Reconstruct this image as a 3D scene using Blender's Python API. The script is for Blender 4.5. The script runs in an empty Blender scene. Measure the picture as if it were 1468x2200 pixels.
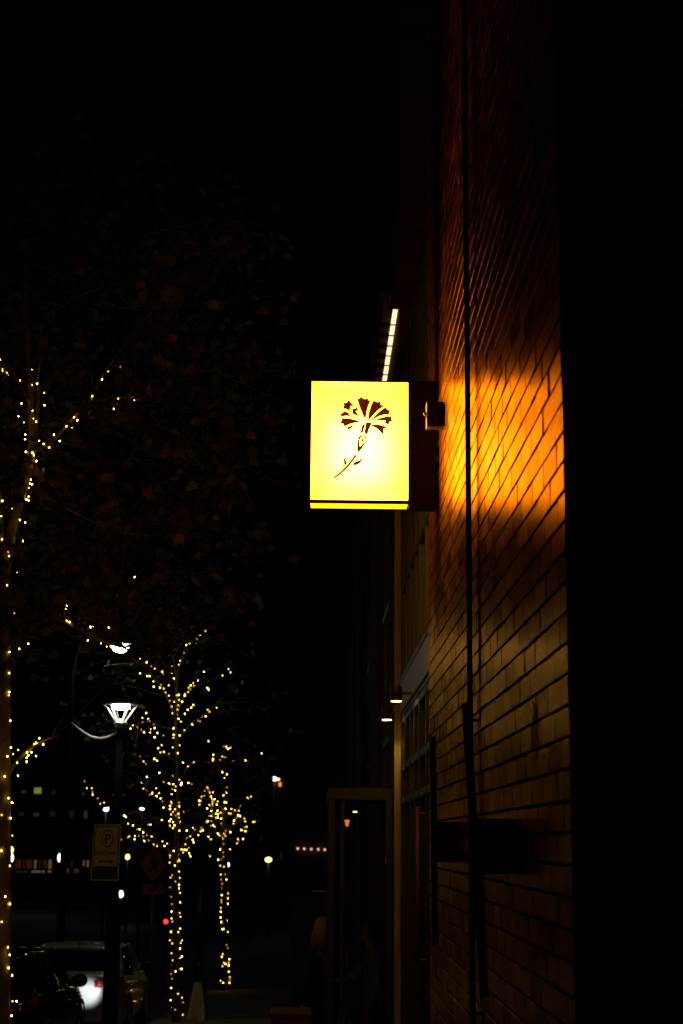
import bpy, bmesh, math, random
from mathutils import Vector, Matrix
from mathutils.geometry import tessellate_polygon
R = random.Random(7)
rad = math.radians
S = bpy.context.scene
COL = S.collection

# ------------------------------------------------------------------ camera
EYE = 1.65                                     # the photographer's eye above the pavement
F = 3400.0                                     # focal length in pixels of the 1468 x 2200 photograph
ya = Vector((-0.01735, -0.20735, -1)).normalized()
za = Vector((0.0400, 4.82, -1)); za = (za - za.dot(ya) * ya).normalized()
xa = ya.cross(za)
ROT = Matrix((xa, ya, za))
cam = bpy.data.cameras.new('camera'); camo = bpy.data.objects.new('camera', cam); COL.objects.link(camo)
camo.matrix_world = Matrix.Translation((0, 0, EYE)) @ ROT.to_4x4()
cam.sensor_fit = 'VERTICAL'; cam.sensor_height = 36; cam.lens = F / 2200 * 36
cam.clip_start = 0.05; cam.clip_end = 2000
cam.dof.use_dof = True; cam.dof.focus_distance = 9.3; cam.dof.aperture_fstop = 3.8; cam.dof.aperture_blades = 9
S.camera = camo

def P(px, py, Y):
    """the point at street distance Y seen at photo pixel (px, py)"""
    d = ROT @ Vector(((px - 734) / F, (1100 - py) / F, -1))
    d *= Y / d.y
    return Vector((d.x, d.y, d.z + EYE))

# ------------------------------------------------------------------ world: a night sky
W = bpy.data.worlds.new('World'); S.world = W; W.use_nodes = True
wn = W.node_tree.nodes; wn.clear()
sky = wn.new('ShaderNodeTexSky'); sky.sky_type = 'NISHITA'; sky.sun_disc = False
sky.sun_elevation = rad(-9); sky.sun_rotation = rad(200)
bg = wn.new('ShaderNodeBackground'); bg.inputs['Strength'].default_value = 0.02
wo = wn.new('ShaderNodeOutputWorld')
W.node_tree.links.new(sky.outputs[0], bg.inputs[0]); W.node_tree.links.new(bg.outputs[0], wo.inputs[0])

S.view_settings.view_transform = 'Standard'; S.view_settings.look = 'None'
S.view_settings.exposure = 0; S.view_settings.gamma = 1
S.render.engine = 'CYCLES'
S.cycles.use_denoising = True
S.cycles.max_bounces = 6; S.cycles.transparent_max_bounces = 10
S.cycles.sample_clamp_indirect = 4

# ------------------------------------------------------------------ materials
def nmat(name):
    m = bpy.data.materials.new(name); m.use_nodes = True
    nt = m.node_tree; nt.nodes.clear()
    out = nt.nodes.new('ShaderNodeOutputMaterial')
    return m, nt, out

def mat(name, col, rough=0.5, metal=0.0, var=0.25, scale=6.0, bump=0.0, stretch=(1, 1, 1), spec=0.5, coat=0.0, island=False):
    m, nt, out = nmat(name)
    n, l = nt.nodes, nt.links
    b = n.new('ShaderNodeBsdfPrincipled'); l.new(b.outputs[0], out.inputs[0])
    tc = n.new('ShaderNodeTexCoord'); mp = n.new('ShaderNodeMapping'); mp.inputs['Scale'].default_value = stretch
    l.new(tc.outputs['Object'], mp.inputs[0])
    ns = n.new('ShaderNodeTexNoise'); ns.inputs['Scale'].default_value = scale; ns.inputs['Detail'].default_value = 6
    l.new(mp.outputs[0], ns.inputs['Vector'])
    r = n.new('ShaderNodeValToRGB')
    r.color_ramp.elements[0].position = 0.3; r.color_ramp.elements[1].position = 0.7
    r.color_ramp.elements[0].color = tuple(c * (1 - var) for c in col) + (1,)
    r.color_ramp.elements[1].color = tuple(min(1, c * (1 + var)) for c in col) + (1,)
    l.new(ns.outputs[0], r.inputs[0])
    l.new(r.outputs[0], b.inputs['Base Color'])
    b.inputs['Roughness'].default_value = rough; b.inputs['Metallic'].default_value = metal
    b.inputs['Specular IOR Level'].default_value = spec; b.inputs['Coat Weight'].default_value = coat
    if bump:
        bp = n.new('ShaderNodeBump'); bp.inputs['Strength'].default_value = bump; bp.inputs['Distance'].default_value = 0.01
        l.new(ns.outputs[0], bp.inputs['Height']); l.new(bp.outputs[0], b.inputs['Normal'])
    return m

def emit(name, col, s):
    m, nt, out = nmat(name)
    e = nt.nodes.new('ShaderNodeEmission'); e.inputs[0].default_value = tuple(col) + (1,); e.inputs[1].default_value = s
    nt.links.new(e.outputs[0], out.inputs[0]); return m

def glass(name, tint=(0.75, 0.8, 0.78), rough=0.03, ior=1.5):
    m, nt, out = nmat(name); n, l = nt.nodes, nt.links
    t = n.new('ShaderNodeBsdfTransparent'); t.inputs[0].default_value = tint + (1,)
    g = n.new('ShaderNodeBsdfGlossy'); g.inputs['Roughness'].default_value = rough
    f = n.new('ShaderNodeFresnel'); f.inputs[0].default_value = ior
    x = n.new('ShaderNodeMixShader'); l.new(f.outputs[0], x.inputs[0]); l.new(t.outputs[0], x.inputs[1]); l.new(g.outputs[0], x.inputs[2])
    l.new(x.outputs[0], out.inputs[0]); return m

def brick_units():
    """smooth-faced dark red bricks: each brick its own shade and sheen"""
    m, nt, out = nmat('glazed_brick'); n, l = nt.nodes, nt.links
    geo = n.new('ShaderNodeNewGeometry'); rp = n.new('ShaderNodeValToRGB')
    rp.color_ramp.elements[0].color = (0.11, 0.030, 0.013, 1); rp.color_ramp.elements[1].color = (0.22, 0.070, 0.030, 1)
    l.new(geo.outputs['Random Per Island'], rp.inputs[0])
    tc = n.new('ShaderNodeTexCoord'); mp = n.new('ShaderNodeMapping'); mp.inputs['Scale'].default_value = (1, 1, 0.12)
    l.new(tc.outputs['Object'], mp.inputs[0])
    ns = n.new('ShaderNodeTexNoise'); ns.inputs['Scale'].default_value = 45; ns.inputs['Detail'].default_value = 5
    l.new(mp.outputs[0], ns.inputs['Vector'])
    bp = n.new('ShaderNodeBump'); bp.inputs['Strength'].default_value = 0.20; bp.inputs['Distance'].default_value = 0.004
    l.new(ns.outputs[0], bp.inputs['Height'])
    d = n.new('ShaderNodeBsdfDiffuse'); l.new(rp.outputs[0], d.inputs[0]); l.new(bp.outputs[0], d.inputs['Normal'])
    g = n.new('ShaderNodeBsdfGlossy'); l.new(bp.outputs[0], g.inputs['Normal'])
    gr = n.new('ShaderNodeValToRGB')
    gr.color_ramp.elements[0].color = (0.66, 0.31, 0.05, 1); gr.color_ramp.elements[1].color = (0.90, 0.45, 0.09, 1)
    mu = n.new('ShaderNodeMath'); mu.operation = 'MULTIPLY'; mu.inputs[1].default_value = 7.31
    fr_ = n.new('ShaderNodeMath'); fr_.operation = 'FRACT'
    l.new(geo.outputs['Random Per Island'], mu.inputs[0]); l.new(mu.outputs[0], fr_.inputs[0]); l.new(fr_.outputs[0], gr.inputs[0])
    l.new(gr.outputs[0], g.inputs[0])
    mr = n.new('ShaderNodeMapRange'); mr.inputs['To Min'].default_value = 0.23; mr.inputs['To Max'].default_value = 0.33
    st = n.new('ShaderNodeTexNoise'); st.inputs['Scale'].default_value = 2.3; st.inputs['Detail'].default_value = 8; st.inputs['Roughness'].default_value = 0.7
    l.new(tc.outputs['Object'], st.inputs['Vector'])
    av = n.new('ShaderNodeMix'); av.inputs[0].default_value = 0.55
    l.new(fr_.outputs[0], av.inputs[2]); l.new(st.outputs[0], av.inputs[3])
    l.new(av.outputs[0], mr.inputs[0]); l.new(mr.outputs[0], g.inputs['Roughness'])
    f = n.new('ShaderNodeFresnel'); f.inputs[0].default_value = 1.5
    x = n.new('ShaderNodeMixShader'); l.new(f.outputs[0], x.inputs[0]); l.new(d.outputs[0], x.inputs[1]); l.new(g.outputs[0], x.inputs[2])
    l.new(x.outputs[0], out.inputs[0]); return m

def brick_far(name, swap):
    m, nt, out = nmat(name); n, l = nt.nodes, nt.links
    tc = n.new('ShaderNodeTexCoord'); sp = n.new('ShaderNodeSeparateXYZ'); cb = n.new('ShaderNodeCombineXYZ')
    l.new(tc.outputs['Object'], sp.inputs[0]); l.new(sp.outputs[swap], cb.inputs[0]); l.new(sp.outputs[2], cb.inputs[1])
    bt = n.new('ShaderNodeTexBrick'); l.new(cb.outputs[0], bt.inputs[0])
    bt.inputs['Scale'].default_value = 1; bt.inputs['Brick Width'].default_value = 0.28; bt.inputs['Row Height'].default_value = 0.093
    bt.inputs['Mortar Size'].default_value = 0.005
    bt.inputs['Color1'].default_value = (0.11, 0.035, 0.018, 1); bt.inputs['Color2'].default_value = (0.07, 0.022, 0.012, 1); bt.inputs['Mortar'].default_value = (0.05, 0.04, 0.03, 1)
    bp = n.new('ShaderNodeBump'); bp.inputs['Strength'].default_value = 0.6; bp.inputs['Distance'].default_value = 0.006; bp.invert = True
    l.new(bt.outputs['Fac'], bp.inputs['Height'])
    b = n.new('ShaderNodeBsdfPrincipled'); b.inputs['Roughness'].default_value = 0.85; b.inputs['Specular IOR Level'].default_value = 0.1
    l.new(bt.outputs['Color'], b.inputs['Base Color']); l.new(bp.outputs[0], b.inputs['Normal']); l.new(b.outputs[0], out.inputs[0])
    return m

M = {}
M['brick'] = brick_units()
M['brick_y'] = brick_far('brick_front', 1)
M['brick_x'] = brick_far('brick_side', 0)
M['mortar'] = mat('mortar', (0.05, 0.035, 0.025), 0.95, scale=60, bump=0.4)
M['core'] = mat('interior_dark', (0.02, 0.02, 0.02), 0.9)
M['bronze'] = mat('bronze_metal', (0.045, 0.045, 0.035), 0.5, 0.2, scale=20)
M['grey_metal'] = mat('grey_sheet_metal', (0.42, 0.40, 0.29), 0.5, 0.1, scale=4, stretch=(1, 6, 0.4))
M['black_metal'] = mat('black_powder_coat', (0.012, 0.012, 0.012), 0.45, scale=40)
M['cabinet'] = mat('dark_brown_cabinet', (0.035, 0.018, 0.010), 0.45, scale=15)
M['plastic'] = mat('dark_grey_plastic', (0.06, 0.05, 0.04), 0.45, scale=30)
M['pier'] = mat('tan_timber', (0.50, 0.34, 0.13), 0.6, scale=3, stretch=(8, 8, 0.6), bump=0.2, var=0.35)
M['glass'] = glass('window_glass', (0.30, 0.32, 0.30))
M['clear_glass'] = glass('clear_glass', (0.80, 0.84, 0.80))
M['redwood'] = mat('red_brown_wood', (0.30, 0.09, 0.03), 0.5, scale=5, stretch=(6, 6, .5))
M['asphalt'] = mat('asphalt', (0.10, 0.10, 0.085), 0.7, scale=25, bump=0.3)
M['concrete'] = mat('concrete', (0.28, 0.27, 0.22), 0.8, scale=8, bump=0.2)
M['soil'] = mat('far_ground', (0.06, 0.055, 0.045), 0.9, scale=3)
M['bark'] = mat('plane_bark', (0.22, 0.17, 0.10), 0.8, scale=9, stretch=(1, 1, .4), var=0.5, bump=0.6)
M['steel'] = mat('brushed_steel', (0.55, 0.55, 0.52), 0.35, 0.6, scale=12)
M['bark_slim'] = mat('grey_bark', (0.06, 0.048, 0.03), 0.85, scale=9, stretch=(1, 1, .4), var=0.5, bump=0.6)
M['pipe'] = mat('dull_zinc', (0.22, 0.21, 0.18), 0.7, scale=5)
M['twig'] = mat('twig_bark', (0.09, 0.06, 0.035), 0.85, scale=9)
M['pole'] = mat('matte_black_paint', (0.006, 0.006, 0.006), 0.9, spec=0.1)
M['wire'] = mat('dark_wire', (0.02, 0.03, 0.02), 0.6)
M['white'] = mat('white_paint', (0.75, 0.75, 0.70), 0.4, scale=5, var=0.08)
M['signwhite'] = mat('sign_sheeting', (0.56, 0.60, 0.60), 0.45, scale=12, var=0.10)
M['signgreen'] = mat('dark_green_sheeting', (0.010, 0.045, 0.025), 0.5)
M['orange'] = mat('orange_sheeting', (0.55, 0.10, 0.010), 0.5, scale=7)
M['ink'] = mat('black_ink', (0.01, 0.01, 0.01), 0.6)
M['tyre'] = mat('rubber', (0.015, 0.015, 0.015), 0.8)
M['carwhite'] = mat('white_car_paint', (0.62, 0.62, 0.58), 0.25, coat=0.6, var=0.05)
M['carblack'] = mat('black_car_paint', (0.008, 0.008, 0.008), 0.06, coat=0.8, var=0.05)
M['carsilver'] = mat('silver_car_paint', (0.34, 0.34, 0.33), 0.25, 0.4, coat=0.6, var=0.05)
M['carglass'] = mat('tinted_car_glass', (0.004, 0.005, 0.005), 0.02, spec=0.6)
M['redlens'] = mat('red_lens', (0.55, 0.01, 0.01), 0.15, coat=0.5)
M['dark'] = mat('dark_trim', (0.012, 0.012, 0.012), 0.5)
M['skin'] = mat('skin', (0.42, 0.22, 0.14), 0.5, scale=14, var=0.1)
M['blond'] = mat('blond_hair', (0.34, 0.15, 0.035), 0.5, scale=30, stretch=(3, 3, .4), bump=0.5)
M['darkhair'] = mat('dark_hair', (0.015, 0.010, 0.008), 0.5, scale=30, stretch=(3, 3, .4), bump=0.5)
M['blackcloth'] = mat('black_cloth', (0.010, 0.010, 0.011), 0.9, scale=60, bump=0.3)
M['greycloth'] = mat('grey_cloth', (0.22, 0.22, 0.19), 0.9, scale=50, bump=0.3)
M['eye'] = mat('eye', (0.05, 0.03, 0.02), 0.1)
M['facade'] = mat('far_facade', (0.05, 0.045, 0.04), 0.8, scale=1)
M['terracotta'] = mat('red_planter', (0.12, 0.022, 0.01), 0.6)
WARM = (1.0, 0.60, 0.17)
M['bulb_a'] = emit('bulb_bright', (1.0, 0.72, 0.12), 12.0)
M['bulb_b'] = emit('bulb_warm', (1.0, 0.53, 0.06), 5.5)
M['bulb_c'] = emit('bulb_dim', (1.0, 0.38, 0.05), 1.8)
M['bulb_a_near'] = emit('near_bulb_bright', (1.0, 0.60, 0.07), 24.0)
M['bulb_b_near'] = emit('near_bulb_warm', (1.0, 0.55, 0.05), 13.0)
M['bulb_c_near'] = emit('near_bulb_dim', (1.0, 0.48, 0.03), 5.0)
M['led'] = emit('street_led', (0.95, 1.0, 0.82), 40.0)
M['cobra'] = emit('bright_street_led', (1.0, 1.0, 0.82), 55.0)
M['down'] = emit('warm_downlight', (1.0, 0.72, 0.16), 9.0)
M['bar'] = emit('white_light_bar', (1.0, 0.70, 0.36), 1.8)
M['far_white'] = emit('far_white_lamp', (0.85, 1.0, 0.92), 7.0)
M['far_yellow'] = emit('far_yellow_lamp', (1.0, 0.72, 0.16), 4.5)
M['far_pink'] = emit('far_pink_lamp', (1.0, 0.52, 0.34), 1.3)
M['far_orange'] = emit('far_orange_lamp', (1.0, 0.22, 0.04), 1.2)
M['far_red'] = emit('far_red_lamp', (1.0, 0.04, 0.02), 3.0)
M['redtail'] = emit('lit_tail_lamp', (1.0, 0.02, 0.03), 0.6)

# ------------------------------------------------------------------ mesh helpers
class MB:
    def __init__(s): s.v = []; s.f = []; s.smooth = set()
    def add(s, vs, fs, smooth=False):
        o = len(s.v); s.v += [Vector(v) for v in vs]
        for f in fs:
            if smooth: s.smooth.add(len(s.f))
            s.f.append([i + o for i in f])
        return s
    def box(s, a, b, bev=0.0):
        a, b = Vector(a), Vector(b)
        lo = Vector((min(a.x, b.x), min(a.y, b.y), min(a.z, b.z))); hi = Vector((max(a.x, b.x), max(a.y, b.y), max(a.z, b.z)))
        if bev <= 0:
            vs = [(x, y, z) for x in (lo.x, hi.x) for y in (lo.y, hi.y) for z in (lo.z, hi.z)]
            return s.add(vs, [(0, 1, 3, 2), (4, 6, 7, 5), (0, 4, 5, 1), (2, 3, 7, 6), (0, 2, 6, 4), (1, 5, 7, 3)])
        bm = bmesh.new(); bmesh.ops.create_cube(bm, size=1)
        for v in bm.verts: v.co = Vector((lo[i] + (v.co[i] + .5) * (hi[i] - lo[i]) for i in range(3)))
        bmesh.ops.bevel(bm, geom=bm.edges[:], offset=bev, segments=2, affect='EDGES', profile=0.5)
        bm.verts.index_update()
        s.add([v.co for v in bm.verts], [[v.index for v in f.verts] for f in bm.faces]); bm.free(); return s
    def tube(s, pts, rs, n=8, cap=True):
        pts = [Vector(p) for p in pts]
        if not hasattr(rs, '__len__'): rs = [rs] * len(pts)
        up = None; vs = []; fs = []
        for i, p in enumerate(pts):
            t = (pts[min(i + 1, len(pts) - 1)] - pts[max(i - 1, 0)])
            t = t.normalized() if t.length > 1e-9 else Vector((0, 0, 1))
            if up is None:
                up = t.orthogonal().normalized()
            up = (up - up.dot(t) * t); up = up.normalized() if up.length > 1e-6 else t.orthogonal().normalized()
            w = t.cross(up)
            for k in range(n):
                a = 2 * math.pi * k / n
                vs.append(p + rs[i] * (math.cos(a) * up + math.sin(a) * w))
        for i in range(len(pts) - 1):
            for k in range(n):
                fs.append((i * n + k, i * n + (k + 1) % n, (i + 1) * n + (k + 1) % n, (i + 1) * n + k))
        if cap: fs += [tuple(range(n))[::-1], tuple(range((len(pts) - 1) * n, len(pts) * n))]
        return s.add(vs, fs, True)
    def lathe(s, c, prof, n=20):
        """prof: (radius, height) pairs about a vertical axis through c"""
        c = Vector(c); vs = []; fs = []
        for r, z in prof:
            for k in range(n):
                a = 2 * math.pi * k / n; vs.append(c + Vector((r * math.cos(a), r * math.sin(a), z)))
        for i in range(len(prof) - 1):
            for k in range(n): fs.append((i * n + k, i * n + (k + 1) % n, (i + 1) * n + (k + 1) % n, (i + 1) * n + k))
        fs += [tuple(range(n))[::-1], tuple(range((len(prof) - 1) * n, len(prof) * n))]
        return s.add(vs, fs, True)
    def ball(s, c, r, n=8, m=5, sc=(1, 1, 1)):
        c = Vector(c); vs = [c + Vector((0, 0, r * sc[2]))]; fs = []
        for i in range(1, m):
            th = math.pi * i / m
            for k in range(n):
                a = 2 * math.pi * k / n
                vs.append(c + Vector((r * sc[0] * math.sin(th) * math.cos(a), r * sc[1] * math.sin(th) * math.sin(a), r * sc[2] * math.cos(th))))
        vs.append(c - Vector((0, 0, r * sc[2])))
        for k in range(n): fs.append((0, 1 + k, 1 + (k + 1) % n))
        for i in range(m - 2):
            for k in range(n):
                fs.append((1 + i * n + k, 1 + (i + 1) * n + k, 1 + (i + 1) * n + (k + 1) % n, 1 + i * n + (k + 1) % n))
        o = 1 + (m - 2) * n
        for k in range(n): fs.append((o + k, len(vs) - 1, o + (k + 1) % n))
        return s.add(vs, fs, True)
    def slab(s, loops, thick):
        """flat outline (first loop, holes after) given as 3-D points, given thickness along vector thick"""
        loops = [[Vector(p) for p in L] for L in loops]; flat = [p for L in loops for p in L]; t = Vector(thick)
        tri = tessellate_polygon(loops); n = len(flat)
        fs = [tuple(a) for a in tri] + [tuple(i + n for i in a[::-1]) for a in tri]
        o = 0
        for L in loops:
            k = len(L)
            for i in range(k): fs.append((o + i, o + (i + 1) % k, n + o + (i + 1) % k, n + o + i))
            o += k
        return s.add(flat + [p + t for p in flat], fs)
    def build(s, name, m, parent=None, local=False, recalc=True):
        me = bpy.data.meshes.new(name)
        org = Vector((0, 0, 0))
        if parent is not None and not local:
            p = parent
            while p is not None: org += p.location; p = p.parent
        me.from_pydata([v - org for v in s.v], [], s.f)
        for i in s.smooth: me.polygons[i].use_smooth = True
        if recalc:
            bm = bmesh.new(); bm.from_mesh(me); bmesh.ops.recalc_face_normals(bm, faces=bm.faces[:]); bm.to_mesh(me); bm.free()
        me.materials.append(M[m] if isinstance(m, str) else m)
        o = bpy.data.objects.new(name, me); COL.objects.link(o)
        if parent is not None: o.parent = parent
        return o

def tag(o, label=None, cat=None, group=None, kind=None):
    if label: o['label'] = label
    if cat: o['category'] = cat
    if group: o['group'] = group
    if kind: o['kind'] = kind
    return o
def thing(name, loc, label, cat, group=None):
    o = bpy.data.objects.new(name, None); COL.objects.link(o); o.location = loc; o.empty_display_size = 0.1
    return tag(o, label, cat, group)

def g(Y):                                      # the street falls away, then levels out
    if Y < 58: return -0.056 * Y
    if Y < 66: return -0.056 * 58 - 0.0035 * (8 - (66 - Y) ** 2 / 8) * 4
    return g(65.99)

# ------------------------------------------------------------------ ground
YS = [-14] + [float(i) for i in range(0, 70, 3)] + [80, 110, 150, 260, 600]
def sheet(name, x0, x1, dz, m, y0=-14, y1=600, kind='structure'):
    ys = [y for y in YS if y0 < y < y1]; ys = [y0] + ys + [y1]
    b = MB(); vs = []; fs = []
    for y in ys: vs += [(x0, y, g(y) + dz), (x1, y, g(y) + dz)]
    for i in range(len(ys) - 1): fs.append((2 * i, 2 * i + 1, 2 * i + 3, 2 * i + 2))
    b.add(vs, fs); return tag(b.build(name, m, recalc=False), kind=kind)
sheet('ground', -400, 400, -0.20, 'soil')
sheet('road', -11.4, -3.09, -0.12, 'asphalt')
sheet('pavement', -2.95, 6.0, 0.0, 'concrete')
b = MB(); vs = []; fs = []
ys = [-14] + [y for y in YS if -14 < y < 120] + [120]
for y in ys: vs += [(-3.09, y, g(y) - 0.16), (-3.09, y, g(y) - 0.01), (-3.07, y, g(y) + 0.004), (-2.945, y, g(y) + 0.004)]
for i in range(len(ys) - 1):
    for k in range(3): fs.append((4 * i + k, 4 * i + k + 1, 4 * i + k + 5, 4 * i + k + 4))
b.add(vs, fs); tag(b.build('kerb', 'concrete'), kind='structure')
cross = MB().add([(-60, 66, g(70) - 0.19), (60, 66, g(70) - 0.19), (60, 128, g(70) - 0.19), (-60, 128, g(70) - 0.19)], [(0, 1, 2, 3)])
tag(cross.build('cross_street', 'asphalt', recalc=False), kind='structure')
tag(MB().box((-60, 128, g(70) - .3), (60, 133, g(70) - 0.05)).build('far_pavement', 'concrete'), kind='structure')

# ------------------------------------------------------------------ the brick building on the right
WX, Y0, Y1 = 0.75, 4.70, 10.5                  # brick bay: front plane, near end, far end
bld = thing('brick_building', (1.3, 10.5, g(10.5)), 'long dark brick building along the right side, piers and recessed glazed bays', 'building')
CH, CL = 0.093, 0.28
b = MB(); zb, zt = -1.2, 8.6
row = 0; z = zb
def brick_box(b, x0, x1, y0, y1, z0, z1, tilt):
    c = 0.0012; ty, tz = tilt
    def fx(y, zz): return x0 + ty * (y - (y0 + y1) / 2) + tz * (zz - (z0 + z1) / 2)
    fr = [(y0 + c, z0 + c), (y1 - c, z0 + c), (y1 - c, z1 - c), (y0 + c, z1 - c)]
    md = [(y0, z0), (y1, z0), (y1, z1), (y0, z1)]
    vs = [(fx(y, zz), y, zz) for y, zz in fr] + [(fx(y, zz) + c, y, zz) for y, zz in md] + [(x1, y, zz) for y, zz in md]
    fs = [(0, 3, 2, 1)]
    for k in range(4):
        j = (k + 1) % 4; fs += [(k, j, 4 + j, 4 + k), (4 + k, 4 + j, 8 + j, 8 + k)]
    b.add(vs, fs)
while z < zt:
    y = Y0 - (CL / 2 if row % 2 else 0.0)
    while y < Y1:
        a, e = max(y, Y0), min(y + CL - 0.010, Y1)
        if e - a > 0.03:
            dx = R.gauss(0, 0.0007)
            brick_box(b, WX + dx, WX + 0.09, a + R.gauss(0, .0012) * (a > Y0), e + R.gauss(0, .0012) * (e < Y1), z, z + CH - 0.012 + R.gauss(0, .0008), (R.gauss(0, 0.005), R.gauss(0, 0.009)))
        y += CL
    z += CH; row += 1
wall = b.build('wall', 'brick', bld, recalc=True)
MB().box((WX + 0.0055, Y0 + 0.004, zb), (1.32, Y1 - 0.004, zt)).build('mortar', 'mortar', wall)
# core behind everything, and the other piers
MB().box((1.35, -14, -6), (9, 62, 11)).build('wall', 'core', bld)
piers = [(15.0, 16.2), (19.2, 22.0), (25.0, 28.0), (31.0, 34.0), (37.0, 40.0), (43.0, 62.0)]
for i, (a, e) in enumerate(piers):
    MB().box((WX, a, -5.5), (1.33, e, 6.2)).build('wall', 'brick_y', bld)
MB().box((WX - 0.006, 14.985, -1.5), (WX + 0.145, 14.995, 6.0)).build('pier_cladding', 'pier', bld)
MB().box((WX, 14.3, 6.25), (1.33, 62, 10)).build('wall', 'brick_y', bld)
MB().box((1.34, 10.51, 6.6), (1.345, 14.98, 10)).build('wall', 'brick_y', bld)

def window(name, x, y0, y1, z0, z1, ys, zs, w=0.06, d=0.07, pane='glass'):
    f = MB()
    for yy in ys: f.box((x - d, yy - w / 2, z0), (x + 0.04, yy + w / 2, z1), 0.004)
    ys2 = sorted(ys)
    for zz in zs:
        for p, q in zip(ys2[:-1], ys2[1:]): f.box((x - d * 0.93, p + w / 2, zz - w / 2), (x + 0.035, q - w / 2, zz + w / 2), 0.004)
    fo = f.build(name, 'bronze', bld)
    MB().box((x, y0, z0), (x + 0.008, y1, z1)).build('pane', pane, fo)
    return fo
H = lambda h: EYE + h
# recessed shopfront between the bay and the next pier
window('window', 0.87, 10.52, 14.96, H(1.46), H(4.6), [10.56, 11.6, 12.35, 12.9, 13.5, 14.05, 14.9], [H(1.50), H(2.33), H(4.5)], 0.05)
dr = window('door', 0.87, 10.52, 14.96, -1.2, H(1.13), [10.56, 11.55, 12.35, 12.95, 13.5, 14.2, 14.9], [H(1.09), H(0.66), H(0.36), -0.9], 0.06)
MB().tube([(0.77, 12.0, H(-0.9)), (0.77, 12.0, H(0.25))], 0.014).tube([(0.77, 12.0, H(0.2)), (0.86, 12.0, H(0.2))], 0.008).tube([(0.77, 12.0, H(-0.85)), (0.86, 12.0, H(-0.85))], 0.008).build('handle', 'redwood', dr)
MB().box((0.872, 11.62, -1.0), (0.90, 11.86, H(0.33))).build('curtain', 'redwood', dr)
fa = MB().box((0.79, 10.52, H(1.17)), (0.86, 14.96, H(1.44)), 0.004).build('canopy_fascia', 'grey_metal', bld)
MB().box((0.785, 10.52, H(1.44)), (0.86, 14.96, H(1.455))).build('cap_flashing', 'bronze', fa)
MB().box((0.81, 10.52, H(1.135)), (0.92, 14.96, H(1.168))).build('soffit', 'bronze', fa)
# recessed shopfront on the near side of the bay
window('window', 1.05, -4, 4.67, H(2.2), H(5.5), [4.61, 3.6, 2.2, 0.5, -2], [H(2.25), H(4.2), H(5.4)], 0.07)
window('window', 1.05, -4, 4.67, -0.1, H(1.88), [4.55, 3.75, 2.7, 1.3, -1], [H(1.83), H(1.18), H(0.3)], 0.09)
fa2 = MB().box((0.94, -4, H(1.90)), (1.04, 4.69, H(2.17)), 0.004).build('canopy_fascia', 'grey_metal', bld)
MB().box((0.935, -4, H(2.171)), (1.04, 4.69, H(2.185))).build('cap_flashing', 'bronze', fa2)
# the farther recessed bays
for (a, e) in [(16.2, 19.2), (22, 25), (28, 31), (34, 37), (40, 43)]:
    st = (e - a) / 3
    window('window', 0.87, a + .02, e - .02, -4, 6.2, [a + .06, a + st, a + 2 * st, e - .06], [H(-1.9), H(0.4), H(1.1), H(2.6), H(4.4)], 0.06)

# ------------------------------------------------------------------ the lit box sign
YF = 9.6
A = P(670, 819, YF); B = P(877, 1074.5, YF); C2 = P(877, 1083, YF)
xl, xr, zt_, zb_, zbot = P(669, 950, YF).x, P(877, 950, YF).x, P(775, 821, YF).z, P(775, 1074.5, YF).z, P(775, 1081.5, YF).z
TD = 0.175
sg = thing('blade_sign', (WX, YF + TD / 2, zbot), 'glowing yellow box sign with a dark carnation emblem, projecting from the brick wall', 'sign')
fw = 0.006
cb = MB()
cb.box((xl - fw, YF - .004, zt_), (xr + fw, YF + TD, zt_ + fw * 1.6))                       # top
cb.box((xl - fw, YF - .004, zbot), (xl, YF + TD, zt_)).box((xr, YF - .004, zbot), (xr + fw, YF + TD, zt_))
cb.box((xl, YF - .004, zbot), (xr, YF + .012, zb_)).box((xl, YF + TD - .012, zbot), (xr, YF + TD, zb_))
cb.build('cabinet', 'cabinet', sg)
# panel: warm translucent acrylic; lamps inside the box light it
m, nt, out = nmat('lit_acrylic'); n, l = nt.nodes, nt.links
e = n.new('ShaderNodeEmission'); e.inputs[0].default_value = (1.0, 0.42, 0.004, 1); e.inputs[1].default_value = 5.0
t = n.new('ShaderNodeBsdfTranslucent'); t.inputs[0].default_value = (0.85, 0.80, 0.62, 1)
ad = n.new('ShaderNodeAddShader'); l.new(e.outputs[0], ad.inputs[0]); l.new(t.outputs[0], ad.inputs[1]); l.new(ad.outputs[0], out.inputs[0])
M['acrylic'] = m
M['acrylic_low'] = emit('lit_acrylic_underside', (1.0, 0.45, 0.004), 2.6)
M['acrylic_back'] = emit('lit_acrylic_back', (1.0, 0.42, 0.03), 9.0)
face = MB().box((xl, YF, zb_), (xr, YF + 0.005, zt_)).build('face_panel', 'acrylic', sg)
MB().box((xl, YF + TD - 0.006, zb_), (xr, YF + TD - 0.001, zt_)).build('face_panel', 'acrylic_back', sg)
MB().box((xl + .002, YF + 0.013, zbot + .001), (xr - .002, YF + TD - 0.013, zbot + 0.005)).build('bottom_panel', 'acrylic_low', sg)
MB().box((xr + fw + .0005, YF - 0.004, zbot - 0.012), (WX - 0.012, YF + TD, zt_ + 0.012), 0.003).build('mounting_box', 'cabinet', sg)
for k in range(9):
    mp_ = MB()
    zz = zbot + 0.03 + k * (zt_ - zbot - 0.06) / 8
    mp_.box((WX - 0.0118, YF + 0.02, zz - 0.016), (WX - 0.001, YF + 0.08, zz + 0.016)).build('wall_plate', 'steel', sg)
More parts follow.
